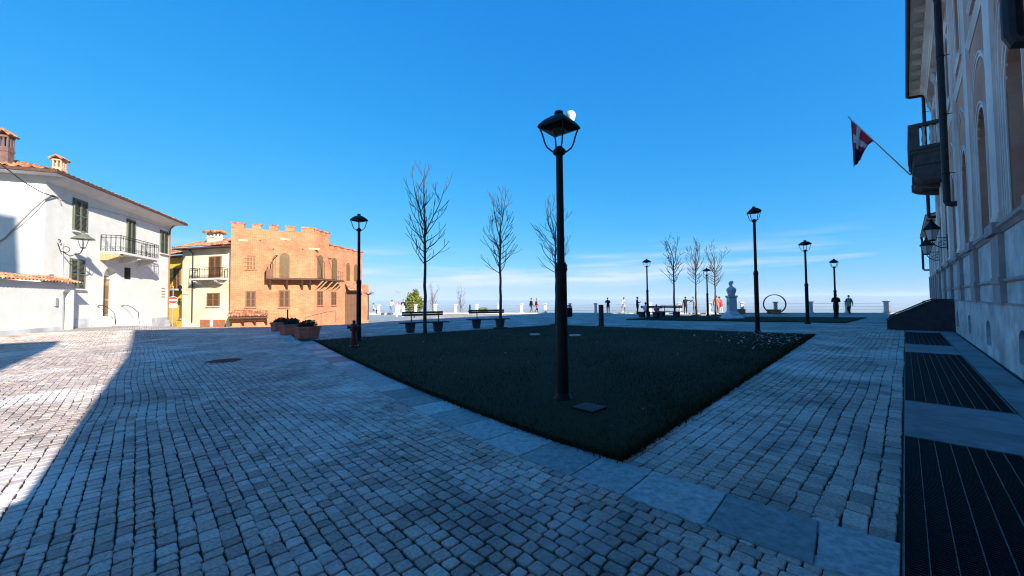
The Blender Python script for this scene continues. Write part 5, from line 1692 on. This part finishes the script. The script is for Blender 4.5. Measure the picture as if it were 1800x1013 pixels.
# ------------------------------------------------------------------ hydrant, planters, bin, bollard
root = thing('fire_hydrant', 'red fire hydrant on the lawn beside the left lamp post', 'hydrant', (-5.22, 12.6, 0.02), 0.3)
MB().lathe([(0.15, 0), (0.15, 0.04), (0.105, 0.05), (0.10, 0.30), (0.085, 0.34), (0.08, 0.52)], 14).build('barrel', RED, root)
MB().lathe([(0.085, 0.52), (0.125, 0.54), (0.13, 0.58), (0.125, 0.70), (0.10, 0.74), (0.06, 0.77)], 14).build('head', RED, root)
MB().lathe([(0.05, 0.77), (0.045, 0.80), (0.055, 0.82), (0.05, 0.86), (0.02, 0.88)], 6).build('cap', IRON, root)
for s in (-1, 1):
    mb = MB(); mb.tube([(s*0.08, 0, 0.66), (s*0.17, 0, 0.66)], 0.048, 10).tube([(s*0.165, 0, 0.66), (s*0.205, 0, 0.66)], 0.06, 8); mb.build('outlet', RED, root)
for a in range(4):
    MB().lathe([(0.022, 0.04), (0.022, 0.065)], 6, cx=0.128*math.cos(a*math.pi/2+.4), cy=0.128*math.sin(a*math.pi/2+.4)).build('bolt', STEEL, root)

def foliage(mb, c, r, n, s, seed, flat=0.0):
    rf = random.Random(seed)
    for _ in range(n):
        while True:
            v = Vector((rf.uniform(-1,1), rf.uniform(-1,1), rf.uniform(-1,1)))
            if 0.2 < v.length < 1: break
        v = v * (0.75 + 0.25/ max(v.length, .3) * rf.random())
        k = 1 + 0.22*noise.noise(Vector((v.x*3+seed, v.y*3, v.z*3)))
        p = Vector((c[0]+v.x*r[0]*k, c[1]+v.y*r[1]*k, c[2]+v.z*r[2]*k))
        if p.z < c[2]-r[2]*0.8 and flat: continue
        a = Vector((rf.uniform(-1,1), rf.uniform(-1,1), rf.uniform(-.6,1))).normalized()
        b = a.orthogonal().normalized(); b.rotate(Matrix.Rotation(rf.uniform(0,6.28), 3, a)); q = s*rf.uniform(0.6, 1.3)
        d = a.cross(b)
        mb.add([tuple(p - b*q), tuple(p + d*q*0.45), tuple(p + b*q), tuple(p - d*q*0.45)], [(0,1,2,3)])
def planter(x, y, rz, label, seed, sc=1.0):
    root = thing('planter', label, 'planter', (x, y, ground(x, y)), rz, 'terracotta planters at the lawn corner'); root.scale = (sc,)*3
    mb = MB(); mb.lathe([(0.46, 0), (0.52, 0.40), (0.56, 0.41), (0.565, 0.49), (0.50, 0.50), (0.47, 0.44)], 8, rot=R(22.5), sq=0.72); mb.build('pot', TERRA, root)
    MB().lathe([(0.47, 0.40), (0.47, 0.445), (0.01, 0.46)], 8, rot=R(22.5), sq=0.72).build('soil', SOIL, root)
    mb = MB(); foliage(mb, (0.05, 0, 0.58), (0.36, 0.28, 0.20), 620, 0.055, seed, 1)
    foliage(mb, (-0.2, 0.02, 0.54), (0.2, 0.2, 0.13), 200, 0.055, seed+5, 1)
    mb.build('shrub', LEAF_D, root)
planter(-8.65, 16.1, 0.15, 'nearest and largest terracotta planter with a low dark shrub', 1)
planter(-10.35, 17.9, 0.25, 'middle terracotta planter, half behind the nearest one', 2)
planter(-12.3, 20.3, 0.25, 'farthest terracotta planter at the left end of its row', 3, 0.95)
MB()
root = thing('slim_post', 'thin dark post standing behind the planters', 'post', (-12.3, 20.9, 0))
MB().lathe([(0.05, 0), (0.04, 0.06), (0.035, 1.05), (0.045, 1.06), (0.04, 1.12), (0.01, 1.14)], 10).build('shaft', IRON, root)
MB().lathe([(0.08, 0), (0.08, 0.02), (0.05, 0.03)], 10).build('base', IRON, root)

root = thing('litter_bin', 'dark litter bin on a post just right of the nearest lamp', 'bin', (3.32, 22.4, 0), 0.2)
MB().lathe([(0.04, 0), (0.035, 1.15)], 8, cx=-0.26).build('post', IRON, root)
mb = MB(); mb.lathe([(0.17, 0.50), (0.19, 0.55), (0.20, 1.02), (0.21, 1.05), (0.19, 1.05), (0.18, 0.6)], 14)
for k in range(10):
    a = 2*math.pi*k/10; mb.box(0.20*math.cos(a)-.012, 0.20*math.cos(a)+.012, 0.20*math.sin(a)-.012, 0.20*math.sin(a)+.012, 0.53, 1.04)
mb.build('basket', IRON, root)
MB().lathe([(0.22, 1.10), (0.2, 1.14), (0.05, 1.18)], 14).build('lid', IRON, root)
MB().box(-0.26, -0.17, -0.02, 0.02, 0.8, 0.84).build('bracket', IRON, root)

root = thing('bollard', 'square dark bollard standing alone at the back of the large lawn', 'bollard', (5.05, 21.7, 0), 0.4)
MB().bbox(-0.10, 0.10, -0.10, 0.10, 0.03, 1.2, 0.02).build('shaft', mat('rusty_steel', (0.05, 0.035, 0.03), 0.7, 0.3, 8), root)
MB().bbox(-0.16, 0.16, -0.16, 0.16, 0.0, 0.03, 0.005).build('base_plate', IRON, root)

# ------------------------------------------------------------------ belvedere parapet
def par_at(px):
    r = (px-900)/670.0
    k = (PAR_A.x - r*PAR_A.y)/(r*PAR_D.y - PAR_D.x)
    return PAR_A + PAR_D*k
par = thing('parapet_kerb', 'long white stone kerb along the edge of the terrace', 'kerb', (PAR_A.x, PAR_A.y, 0), math.atan2(PAR_D.y, PAR_D.x))
PLEN = (PAR_B - PAR_A).length
k = 0.0; rs = random.Random(8)
while k < PLEN:
    l = 1.9
    MB().bbox(k+0.006, k+l-0.006, -0.25, 0.25, -0.2, 0.09, 0.015).build('kerb_stone', STONE_W, par); k += l
post_me = {}
pm = MB(); pm.bbox(-0.17, 0.17, -0.17, 0.17, 0.09, 0.20, 0.02).box(-0.125, 0.125, -0.125, 0.125, 0.20, 1.02); post_me['shaft'] = pm.mesh('shaft', STONE_W)
pm = MB(); pm.bbox(-0.185, 0.185, -0.185, 0.185, 1.02, 1.12, 0.03); post_me['cap'] = pm.mesh('cap', STONE_W)
NP = int(PLEN/2.75)
side_words = {}
posts = []
ORD = 'first second third fourth fifth sixth seventh eighth ninth tenth eleventh twelfth thirteenth fourteenth fifteenth sixteenth seventeenth eighteenth nineteenth twentieth'.split()
ORD += ['twenty-' + o for o in ORD[:9]] + ['thirtieth'] + ['thirty-' + o for o in ORD[:9]]
NP = 26
for i in range(NP):
    p = PAR_A + PAR_D*(6.5 + 2.75*i)
    root = thing('parapet_post', ORD[i] + ' white terrace railing post counting leftwards from the palazzo', 'post', (p.x, p.y, 0), math.atan2(PAR_D.y, PAR_D.x), 'white posts along the terrace edge')
    for n_, me in post_me.items(): link(n_, me, root)
    posts.append(p)
ang_p = math.atan2(PAR_D.y, PAR_D.x)
WIRE = mat('railing_wire', (0.42, 0.43, 0.44), 0.5, 0.1, 10, metal=0.3)
rm = MB()
for z in (0.35, 0.62, 0.92): rm.tube([(0.14, 0, z), (2.75-0.14, 0, z)], 0.011, 5)
rail_me = rm.mesh('rails', WIRE)
rl_ = thing('terrace_railing', 'thin metal rails strung between the white posts', 'railing', (PAR_A.x, PAR_A.y, 0), ang_p)
for i in range(NP-1):
    o = link('rail_bay', rail_me, rl_); o.location = (6.5 + 2.75*i, 0, 0)

# ------------------------------------------------------------------ bust on its pedestal
bs = thing('bust_monument', 'grey marble bust of a man on a tall stepped pedestal', 'statue', (16.05, 27.9, 0), R(-8))
mb = MB(); mb.lathe([(0.80, 0), (0.80, 0.10), (0.74, 0.12), (0.56, 0.24), (0.54, 0.38)], 8, rot=R(22.5)); mb.build('base', MARBLE, bs)
mb = MB(); mb.lathe([(0.46, 0.38), (0.46, 0.46), (0.37, 0.54), (0.35, 1.50), (0.40, 1.55), (0.44, 1.60), (0.44, 1.68)], 4, rot=R(45)); mb.build('pedestal', MARBLE, bs)
mb = MB()
mb.lathe([(0.24, 1.68), (0.25, 1.74), (0.27, 1.86), (0.33, 2.02), (0.34, 2.12), (0.27, 2.24), (0.13, 2.33), (0.085, 2.40), (0.085, 2.46)], 16, sq=0.68)
hd = Matrix.Rotation(R(10), 3, 'Y')
mb.ellipsoid((-0.03, 0, 2.58), (0.135, 0.105, 0.165), 14, 10)
mb.ellipsoid((-0.155, 0, 2.555), (0.035, 0.022, 0.04), 8, 6)              # nose
mb.ellipsoid((-0.11, 0, 2.47), (0.055, 0.055, 0.06), 8, 6)                # chin and beard
for s in (-1, 1): mb.ellipsoid((0.0, s*0.108, 2.57), (0.03, 0.015, 0.04), 8, 6)
mb.ellipsoid((0.03, 0, 2.66), (0.135, 0.115, 0.11), 12, 8)                # hair
mb.tube([(-0.20, 0.16, 2.1), (-0.26, 0.0, 1.98), (-0.20, -0.16, 2.1)], 0.05, 8)     # folds of the coat
mb.tube([(-0.02, -0.26, 2.16), (-0.20, -0.10, 1.95), (-0.10, 0.0, 1.78)], 0.05, 8)
mb.tube([(0.05, 0.28, 2.14), (0.22, 0.1, 1.95), (0.10, 0.0, 1.78)], 0.05, 8)
mb.build('bust', MARBLE, bs, smooth=True)
MB().box(-0.262, -0.252, -0.14, 0.14, 1.0, 1.25).build('plaque', STONE_D, bs)

# ------------------------------------------------------------------ ring sculpture with seat
rg_ = thing('ring_sculpture', 'upright dark red metal ring with a low wooden seat on the terrace', 'sculpture', (24.2, 35.2, 0), R(-24))
rg_.scale = (0.88, 0.88, 0.92)
RING = mat('dark_red_metal', (0.34, 0.06, 0.05), 0.5, 0.2, 5)
mb = MB(); n = 48; R0, R1, zc = 1.02, 0.94, 0.98
for k in range(n):
    a = 2*math.pi*k/n
    wdt = 0.16
    for r_, y in ((R0, -wdt), (R0, wdt), (R1, wdt), (R1, -wdt)): mb.v.append((r_*math.cos(a)*1.0, y, zc + r_*math.sin(a)*0.96))
for k in range(n):
    a, b = k*4, ((k+1) % n)*4
    for q in range(4): mb.f.append((a+q, a+(q+1)%4, b+(q+1)%4, b+q)); mb.mi.append(0)
mb.build('ring', RING, rg_)
mb = MB()
for k in range(4): MB().bbox(-0.72, 0.62, -0.32+0.16*k, -0.18+0.16*k, 0.40, 0.45, 0.01).build('seat_slat', WOOD_T, rg_)
MB().box(-0.66, 0.5, -0.28, 0.28, 0.0, 0.395).build('seat_base', mat('corten_seat', (0.36, 0.17, 0.08), 0.8, 0.25, 6), rg_)
# low orange box seat beside the bust
ob = thing('corten_seat', 'low rust-coloured box seat just right of the bust', 'seat', (21.3, 36.1, 0), R(-20))
MB().bbox(-0.6, 0.6, -0.3, 0.3, 0.0, 0.42, 0.02).build('body', mat('corten_seat', (.3, .1, .1)), ob)
for k in range(3): MB().bbox(-0.62, 0.62, -0.3+0.205*k, -0.11+0.205*k, 0.421, 0.46, 0.008).build('slat', WOOD_T, ob)

# ------------------------------------------------------------------ greenery and furniture at the left of the terrace
gt_ = thing('evergreen_tree', 'sunlit yellow-green tree rising just beyond the terrace railing', 'tree', (-13.5, 52.5, -3.0))
MB().tube([(0,0,-1),(0.05,0,1.6),(0,0.05,3.2)], [0.16,0.12,0.07], 8).build('trunk', BARK, gt_)
mb = MB(); rf = random.Random(5)
for c, r, n_ in (((0,0,4.3),(1.25,1.2,1.5),1500), ((-0.75,0.1,3.9),(0.8,0.8,1.0),600), ((0.7,-0.1,4.1),(0.8,0.8,1.2),600), ((0.25,0,5.6),(0.5,0.5,0.75),300), ((-0.5,0,5.2),(0.45,0.45,0.6),200)):
    foliage(mb, c, r, n_, 0.14, int(n_))
mb.build('crown', LEAF_Y, gt_)
gb = thing('evergreen_shrub', 'small sunlit green shrub beyond the railing behind the second bench', 'shrub', (-3.9, 48.2, -0.6))
MB().tube([(0,0,-1),(0,0,0.4)], [0.08,0.05], 6).build('stem', BARK, gb)
mb = MB(); foliage(mb, (0,0,0.75), (0.85,0.7,0.55), 700, 0.09, 77); foliage(mb, (0.5,0,0.9), (0.5,0.5,0.4), 250, 0.09, 78); mb.build('crown', LEAF_Y, gb)
cy = thing('young_conifer', 'small dark conifer beside the green shrub beyond the railing', 'tree', (-5.4, 48.6, -0.6))
MB().tube([(0,0,-1),(0,0,1.4)], [0.05,0.02], 6).build('trunk', BARK, cy)
mb = MB()
for k in range(7): foliage(mb, (0,0,0.3+0.2*k), (0.34-0.04*k,)*2 + (0.16,), 90, 0.07, 90+k)
mb.build('crown', LEAF_D, cy)
PALEBARK = mat('pale_bark', (0.17, 0.14, 0.12), 0.9, 0.15, 8)
def sapling(x, y, z0, h, sd, lb):
    root = thing('bare_sapling', lb, 'tree', (x, y, z0), sd, 'pale bare saplings beyond the railing')
    t_, c_ = bare_tree(sd*5+1, h); t_.materials[0] = PALEBARK; c_.materials[0] = PALEBARK
    link('trunk', t_, root); link('crown', c_, root)
sapling(-10.9, 52.3, -3, 7.3, 3, 'pale bare sapling just right of the evergreen tree')
sapling(-6.9, 51.3, -2.8, 6.4, 8, 'pale bare sapling between the two lit evergreens')
# white framed notice stand and a slim modern lamp near it
ws = thing('notice_stand', 'white two-legged stand near the left end of the railing', 'stand', (-11.0, 37.4, 0), R(-5))
for x in (-0.3, 0.3): MB().box(x-0.03, x+0.03, -0.03, 0.03, 0, 1.3).build('leg', WHITE, ws)
MB().box(-0.269, 0.269, -0.015, 0.015, 0.75, 1.2).build('panel', mat('faded_notice', (0.42, 0.43, 0.46), 0.6, 0.3, 4), ws)
ml = thing('modern_lamp', 'slender pale modern street lamp with a tilted flat head', 'street lamp', (-13.3, 44.3, 0), 0)
MB().lathe([(0.08, 0), (0.05, 0.1), (0.035, 2.55)], 8).build('pole', STEEL, ml)
MB().box(-0.28, 0.28, -0.1, 0.1, -0.025, 0.025, Matrix.Translation((-0.05, 0, 2.62)) @ Matrix.Rotation(R(22), 4, 'Y')).build('head', STEEL, ml)

# ------------------------------------------------------------------ people on the terrace
SKIN = mat('skin', (0.45, 0.27, 0.19), 0.6, 0.05, 10)
def cloth(nm, c): return mat('cloth_'+nm, c, 0.9, 0.12, 12)
CL = {'black': (0.012, 0.012, 0.015), 'navy': (0.02, 0.03, 0.07), 'tan': (0.42, 0.33, 0.22), 'grey': (0.22, 0.24, 0.27), 'red': (0.45, 0.05, 0.04), 'orange': (0.55, 0.17, 0.08),
      'pink': (0.60, 0.10, 0.22), 'white': (0.65, 0.64, 0.62), 'blue': (0.12, 0.20, 0.34), 'jeans': (0.06, 0.09, 0.16), 'brown': (0.12, 0.07, 0.04)}
JN = ['pelvis', 'waist', 'chest', 'neckb', 'neck', 'shL', 'elL', 'wrL', 'haL', 'shR', 'elR', 'wrR', 'haR', 'hipL', 'knL', 'anL', 'toL', 'hipR', 'knR', 'anR', 'toR']
PAR_ = {'waist': 'pelvis', 'chest': 'waist', 'neckb': 'chest', 'neck': 'neckb', 'shL': 'chest', 'elL': 'shL', 'wrL': 'elL', 'haL': 'wrL', 'shR': 'chest', 'elR': 'shR', 'wrR': 'elR', 'haR': 'wrR',
        'hipL': 'pelvis', 'knL': 'hipL', 'anL': 'knL', 'toL': 'anL', 'hipR': 'pelvis', 'knR': 'hipR', 'anR': 'knR', 'toR': 'anR'}
RAD = {'pelvis': (.155, .115), 'waist': (.145, .11), 'chest': (.165, .125), 'neckb': (.085, .075), 'neck': (.055, .055), 'sh': (.075, .075), 'el': (.055, .055), 'wr': (.036, .036), 'ha': (.04, .026), 'hip': (.10, .10), 'kn': (.066, .066), 'an': (.046, .046), 'to': (.042, .034)}
BASE = {'pelvis': (0, 0, .93), 'waist': (0, 0, 1.10), 'chest': (0, .0, 1.32), 'neckb': (0, 0, 1.45), 'neck': (0, -.01, 1.53),
        'shL': (.185, 0, 1.40), 'elL': (.25, .02, 1.12), 'wrL': (.25, -.06, .87), 'haL': (.25, -.09, .79), 'shR': (-.185, 0, 1.40), 'elR': (-.25, .02, 1.12), 'wrR': (-.25, -.06, .87), 'haR': (-.25, -.09, .79),
        'hipL': (.09, 0, .88), 'knL': (.10, -.02, .48), 'anL': (.10, .02, .08), 'toL': (.12, -.15, .045), 'hipR': (-.09, 0, .88), 'knR': (-.10, -.02, .48), 'anR': (-.10, .02, .08), 'toR': (-.12, -.15, .045)}
POSE = {
    'stand': {},
    'point': {'elR': (-.42, -.10, 1.36), 'wrR': (-.66, -.18, 1.40), 'haR': (-.74, -.20, 1.40)},
    'walk': {'knL': (.10, -.16, .50), 'anL': (.10, -.20, .10), 'toL': (.11, -.37, .06), 'knR': (-.10, .05, .48), 'anR': (-.10, .30, .14), 'toR': (-.10, .17, .05), 'wrL': (.24, .12, .90), 'haL': (.24, .14, .82), 'wrR': (-.24, -.16, .92), 'haR': (-.24, -.20, .85)},
    'phone': {'elL': (.24, .02, 1.13), 'wrL': (.10, -.26, 1.22), 'haL': (.06, -.32, 1.26), 'elR': (-.24, .02, 1.13), 'wrR': (-.10, -.26, 1.22), 'haR': (-.06, -.32, 1.26)},
    'lean': {'chest': (0, -.10, 1.30), 'neckb': (0, -.16, 1.42), 'neck': (0, -.20, 1.50), 'shL': (.185, -.10, 1.37), 'shR': (-.185, -.10, 1.37), 'elL': (.26, -.28, 1.20), 'wrL': (.20, -.48, 1.14), 'haL': (.18, -.55, 1.14), 'elR': (-.26, -.28, 1.20), 'wrR': (-.20, -.48, 1.14), 'haR': (-.18, -.55, 1.14)},
    'sit': {'pelvis': (0, 0, .55), 'waist': (0, .02, .72), 'chest': (0, .02, .94), 'neckb': (0, 0, 1.07), 'neck': (0, -.02, 1.15), 'shL': (.185, .02, 1.02), 'shR': (-.185, .02, 1.02), 'elL': (.24, -.02, .76), 'wrL': (.14, -.24, .68), 'haL': (.12, -.32, .67), 'elR': (-.24, -.02, .76), 'wrR': (-.14, -.24, .68), 'haR': (-.12, -.32, .67),
            'hipL': (.09, -.05, .53), 'knL': (.11, -.45, .50), 'anL': (.11, -.42, .08), 'toL': (.12, -.58, .045), 'hipR': (-.09, -.05, .53), 'knR': (-.11, -.45, .50), 'anR': (-.11, -.42, .08), 'toR': (-.12, -.58, .045)},
}
people = []
def person(x, y, rz, h, pose, top, legs, hair, label, coat=0.0, bag=None):
    J = dict(BASE); J.update(POSE[pose])
    s = h/1.74
    root = thing('person', label, 'person', (x, y, 0.0), rz, 'people on the terrace')
    root.scale = (s, s, s)
    me = bpy.data.meshes.new('body_skeleton')
    me.from_pydata([J[n] for n in JN], [(JN.index(c), JN.index(p)) for c, p in PAR_.items()], [])
    o = link('body_tmp', me)
    sk = o.modifiers.new('skin', 'SKIN'); sk.use_smooth_shade = True
    sl = me.skin_vertices[0].data
    for i, n in enumerate(JN):
        key = n[:-1] if n[-1] in 'LR' else n
        r = RAD[key]
        if top and coat and key in ('pelvis', 'hip'): r = (r[0]*1.12, r[1]*1.15)
        sl[i].radius = r; sl[i].use_root = (i == 0)
    su = o.modifiers.new('sub', 'SUBSURF'); su.levels = 1; su.render_levels = 1
    people.append((o, root, J, top, legs, hair, coat, bag))
def finish_people():
    bpy.context.view_layer.update()
    dg = bpy.context.evaluated_depsgraph_get()
    for o, root, J, top, legs, hair, coat, bag in people:
        me = bpy.data.meshes.new_from_object(o.evaluated_get(dg))
        vs = [tuple(v.co) for v in me.vertices]; fs = [tuple(p.vertices) for p in me.polygons]
        mb = MB(); mb.v = list(vs)
        names = list(J.keys())
        for f in fs:
            c = sum((Vector(vs[i]) for i in f), Vector())/len(f)
            n = min(JN, key=lambda k: (Vector(J[k]) - c).length)
            key = n[:-1] if n[-1] in 'LR' else n
            mi = 0
            if key in ('kn', 'an') or (key in ('hip', 'pelvis') and not coat): mi = 1
            if key == 'to': mi = 3
            if key in ('ha', 'neck'): mi = 2
            mb.f.append(f); mb.mi.append(mi)
        # head with nose, ears, and the fingers of both hands
        nk = Vector(J['neck']); mb.cur = 2
        hc = nk + Vector((0, -0.015, 0.115))
        mb.ellipsoid(hc, (0.075, 0.095, 0.118), 12, 9)
        mb.ellipsoid(hc + Vector((0, -0.098, -0.01)), (0.016, 0.022, 0.024), 6, 5)
        mb.ellipsoid(hc + Vector((0, -0.085, -0.055)), (0.026, 0.012, 0.008), 6, 5)
        for sx in (-1, 1):
            mb.ellipsoid(hc + Vector((sx*0.076, 0.005, -0.005)), (0.012, 0.02, 0.03), 6, 5)
            mb.ellipsoid(hc + Vector((sx*0.03, -0.083, 0.015)), (0.012, 0.008, 0.008), 6, 5)
        for sd in 'LR':
            w, hnd = Vector(J['wr'+sd]), Vector(J['ha'+sd]); d = (hnd-w).normalized(); sx = d.cross(Vector((0, 1, 0.3))).normalized()
            pn = d.cross(sx).normalized()
            for q in range(4):
                a = hnd + sx*(0.024*(q-1.5)); L = (0.055, 0.066, 0.062, 0.048)[q]
                mb.tube([a, a + d*L*0.5 + pn*0.006, a + d*L*0.95 + pn*0.022], [0.0095, 0.009, 0.007], 6)
            a = hnd - sx*0.034 - d*0.02
            mb.tube([a, a - sx*0.02 + d*0.025, a - sx*0.018 + d*0.055 + pn*0.01], [0.011, 0.010, 0.008], 6)
        mb.build('body', [top, legs, SKIN, cloth('shoe', (0.02, 0.018, 0.016))], root, smooth=True)
        mh = MB(); mh.ellipsoid(hc + Vector((0, 0.014, 0.026)), (0.083, 0.098, 0.108), 12, 8); mh.build('hair', hair, root, smooth=True)
        if bag:
            mh = MB(); c = Vector(J['chest']); mh.ellipsoid(c + Vector((0, 0.20, -0.10)), (0.15, 0.10, 0.23), 10, 8)
            b_ = mh.build('backpack', bag, root, smooth=True)
            mh = MB()
            for sx in (-1, 1): mh.tube([c + Vector((sx*0.12, 0.15, 0.10)), c + Vector((sx*0.12, 0.0, 0.17)), c + Vector((sx*0.13, -0.14, 0.05)), c + Vector((sx*0.15, -0.06, -0.16)), c + Vector((sx*0.14, 0.14, -0.2))], 0.02, 5)
            mh.build('strap', bag, b_)
        bpy.data.objects.remove(o)
HB = cloth('dark_hair', (0.02, 0.014, 0.01)); HG = cloth('grey_hair', (0.30, 0.29, 0.28)); HBr = cloth('brown_hair', (0.09, 0.05, 0.03))
C = lambda n: cloth(n, CL[n])
person(24.6, 29.0, R(150), 1.72, 'phone', C('black'), C('black'), HB, 'person all in black standing behind the smallest lamp post', 1, C('black'))
person(29.3, 33.2, R(-60), 1.62, 'walk', C('tan'), C('black'), HB, 'person in tan jacket with dark backpack walking along the terrace', 1, C('black'))
person(16.9, 37.2, R(180), 1.66, 'point', C('black'), C('black'), HB, 'person in black with one arm stretched out by the railing', 0)
person(17.9, 37.4, R(190), 1.72, 'lean', C('grey'), C('jeans'), HG, 'person in grey leaning at the railing beside the one in black', 1)
person(19.5, 36.4, R(160), 1.72, 'stand', C('orange'), C('brown'), HBr, 'person in orange jacket right of the farthest lamp', 1)
person(20.1, 36.7, R(200), 1.68, 'lean', C('red'), C('white'), HBr, 'person in red jacket facing the railing near the bust', 1)
person(12.2, 37.2, R(60), 1.70, 'phone', C('black'), C('navy'), HB, 'person in dark coat standing with a scooter left of the far benches', 1)
person(10.75, 30.8, R(126), 1.55, 'sit', C('white'), C('navy'), HB, 'dark-haired person in white sitting on the far bench', 0)
person(11.35, 30.05, R(126), 1.35, 'sit', C('pink'), C('grey'), HBr, 'child in bright pink sitting on the far bench end', 0)
person(10.1, 40.2, R(175), 1.70, 'lean', C('black'), C('jeans'), HB, 'person in black leaning on the railing, left of the scooter rider', 1)
person(11.7, 39.9, R(200), 1.68, 'stand', C('white'), C('grey'), HG, 'person in white at the railing between two darker figures', 1)
person(2.15, 43.0, R(120), 1.70, 'walk', C('navy'), C('brown'), HB, 'person in navy walking in a pair on the lit terrace', 1)
person(2.75, 43.1, R(110), 1.66, 'walk', C('red'), C('black'), HBr, 'person in red walking in a pair on the lit terrace', 1)
person(-17.2, 47.2, R(120), 1.65, 'sit', C('white'), C('black'), HB, 'person in white and black crouched by the brick house end', 0)
person(-11.3, 39.6, R(30), 1.70, 'stand', C('black'), C('white'), HB, 'person in black top behind the white notice stand', 0)
person(-13.9, 46.6, R(200), 1.66, 'stand', C('pink'), C('white'), HG, 'person in pink at the left end of the railing', 0)
person(-14.9, 46.9, R(160), 1.72, 'lean', C('white'), C('blue'), HB, 'person in white leaning on the left end of the railing', 0)
finish_people()
# the kick scooter
sc_ = thing('kick_scooter', 'dark kick scooter held by the person in the dark coat', 'scooter', (12.55, 36.85, 0), R(-30))
MB().box(-0.35, 0.40, -0.07, 0.07, 0.12, 0.16).build('deck', IRON, sc_)
MB().tube([(-0.42, 0, 0.14), (-0.36, 0, 0.6), (-0.30, 0, 1.0)], 0.02, 6).build('stem', IRON, sc_)
MB().tube([(-0.30, -0.24, 1.0), (-0.30, 0.24, 1.0)], 0.018, 6).build('handlebar', IRON, sc_)
for x in (-0.44, 0.44):
    MB().tube([(x, -0.025, 0.11), (x, 0.025, 0.11)], 0.11, 16).build('wheel', IRON, sc_)

# ------------------------------------------------------------------ hot-air balloon over the nearest lamp
bn = thing('hot_air_balloon', 'white balloon floating in the sky right above the nearest lamp', 'balloon', (21.8, 136.0, 64.9), 0.4)
bn.scale = (0.36, 0.36, 0.36)
BW = mat('balloon_white', (0.80, 0.79, 0.76), 0.6, 0.03, 0.2); BG = mat('balloon_grey', (0.40, 0.42, 0.44), 0.6, 0.05, 0.3)
prof = [(0.9, 0.0), (1.3, 0.8), (2.9, 3.0), (4.3, 5.6), (5.0, 8.0), (5.1, 9.3), (4.7, 11.0), (3.6, 12.6), (1.9, 13.6), (0.05, 13.95)]
for g_ in range(12):
    mb = MB(); a0, a1 = 2*math.pi*g_/12, 2*math.pi*(g_+1)/12
    for r_, z in prof:
        for f_ in (0, .5, 1):
            a = a0 + (a1-a0)*f_; rr_ = r_*(1.0 if f_ != .5 else 1.03); mb.v.append((rr_*math.cos(a), rr_*math.sin(a), z))
    for i in range(len(prof)-1):
        for q in range(2): mb.f.append((i*3+q, i*3+q+1, i*3+q+4, i*3+q+3)); mb.mi.append(0)
    mb.build('gore', BG if g_ in (6, 7) else BW, bn, smooth=True)
MB().lathe([(0.5, -2.6), (0.6, -1.5), (0.55, -1.5), (0.45, -2.5)], 8).build('basket', WOOD_T, bn)
mb = MB()
for k in range(4):
    a = k*math.pi/2; mb.tube([(0.55*math.cos(a), 0.55*math.sin(a), -1.5), (0.9*math.cos(a), 0.9*math.sin(a), 0.05)], 0.04, 4)
mb.build('ropes', DARKMETAL, bn)

# ------------------------------------------------------------------ haze over the plain
hz = MB().box(-23500, 23500, -23500, 23500, -236, 104).build('haze', None if False else mat('tmp_unused', (1, 1, 1)))
hz['kind'] = 'stuff'; hz['label'] = 'pale winter haze lying over the plain and hills'; hz['category'] = 'haze'
hm = bpy.data.materials.new('haze_air'); hm.use_nodes = True
hm.node_tree.nodes.clear()
ho = hm.node_tree.nodes.new('ShaderNodeOutputMaterial'); hv = hm.node_tree.nodes.new('ShaderNodeVolumePrincipled')
hv.inputs['Color'].default_value = (0.66, 0.82, 1.0, 1); hv.inputs['Density'].default_value = 1.15e-4; hv.inputs['Anisotropy'].default_value = 0.0
hm.node_tree.links.new(hv.outputs[0], ho.inputs['Volume'])
hz.data.materials.clear(); hz.data.materials.append(hm)
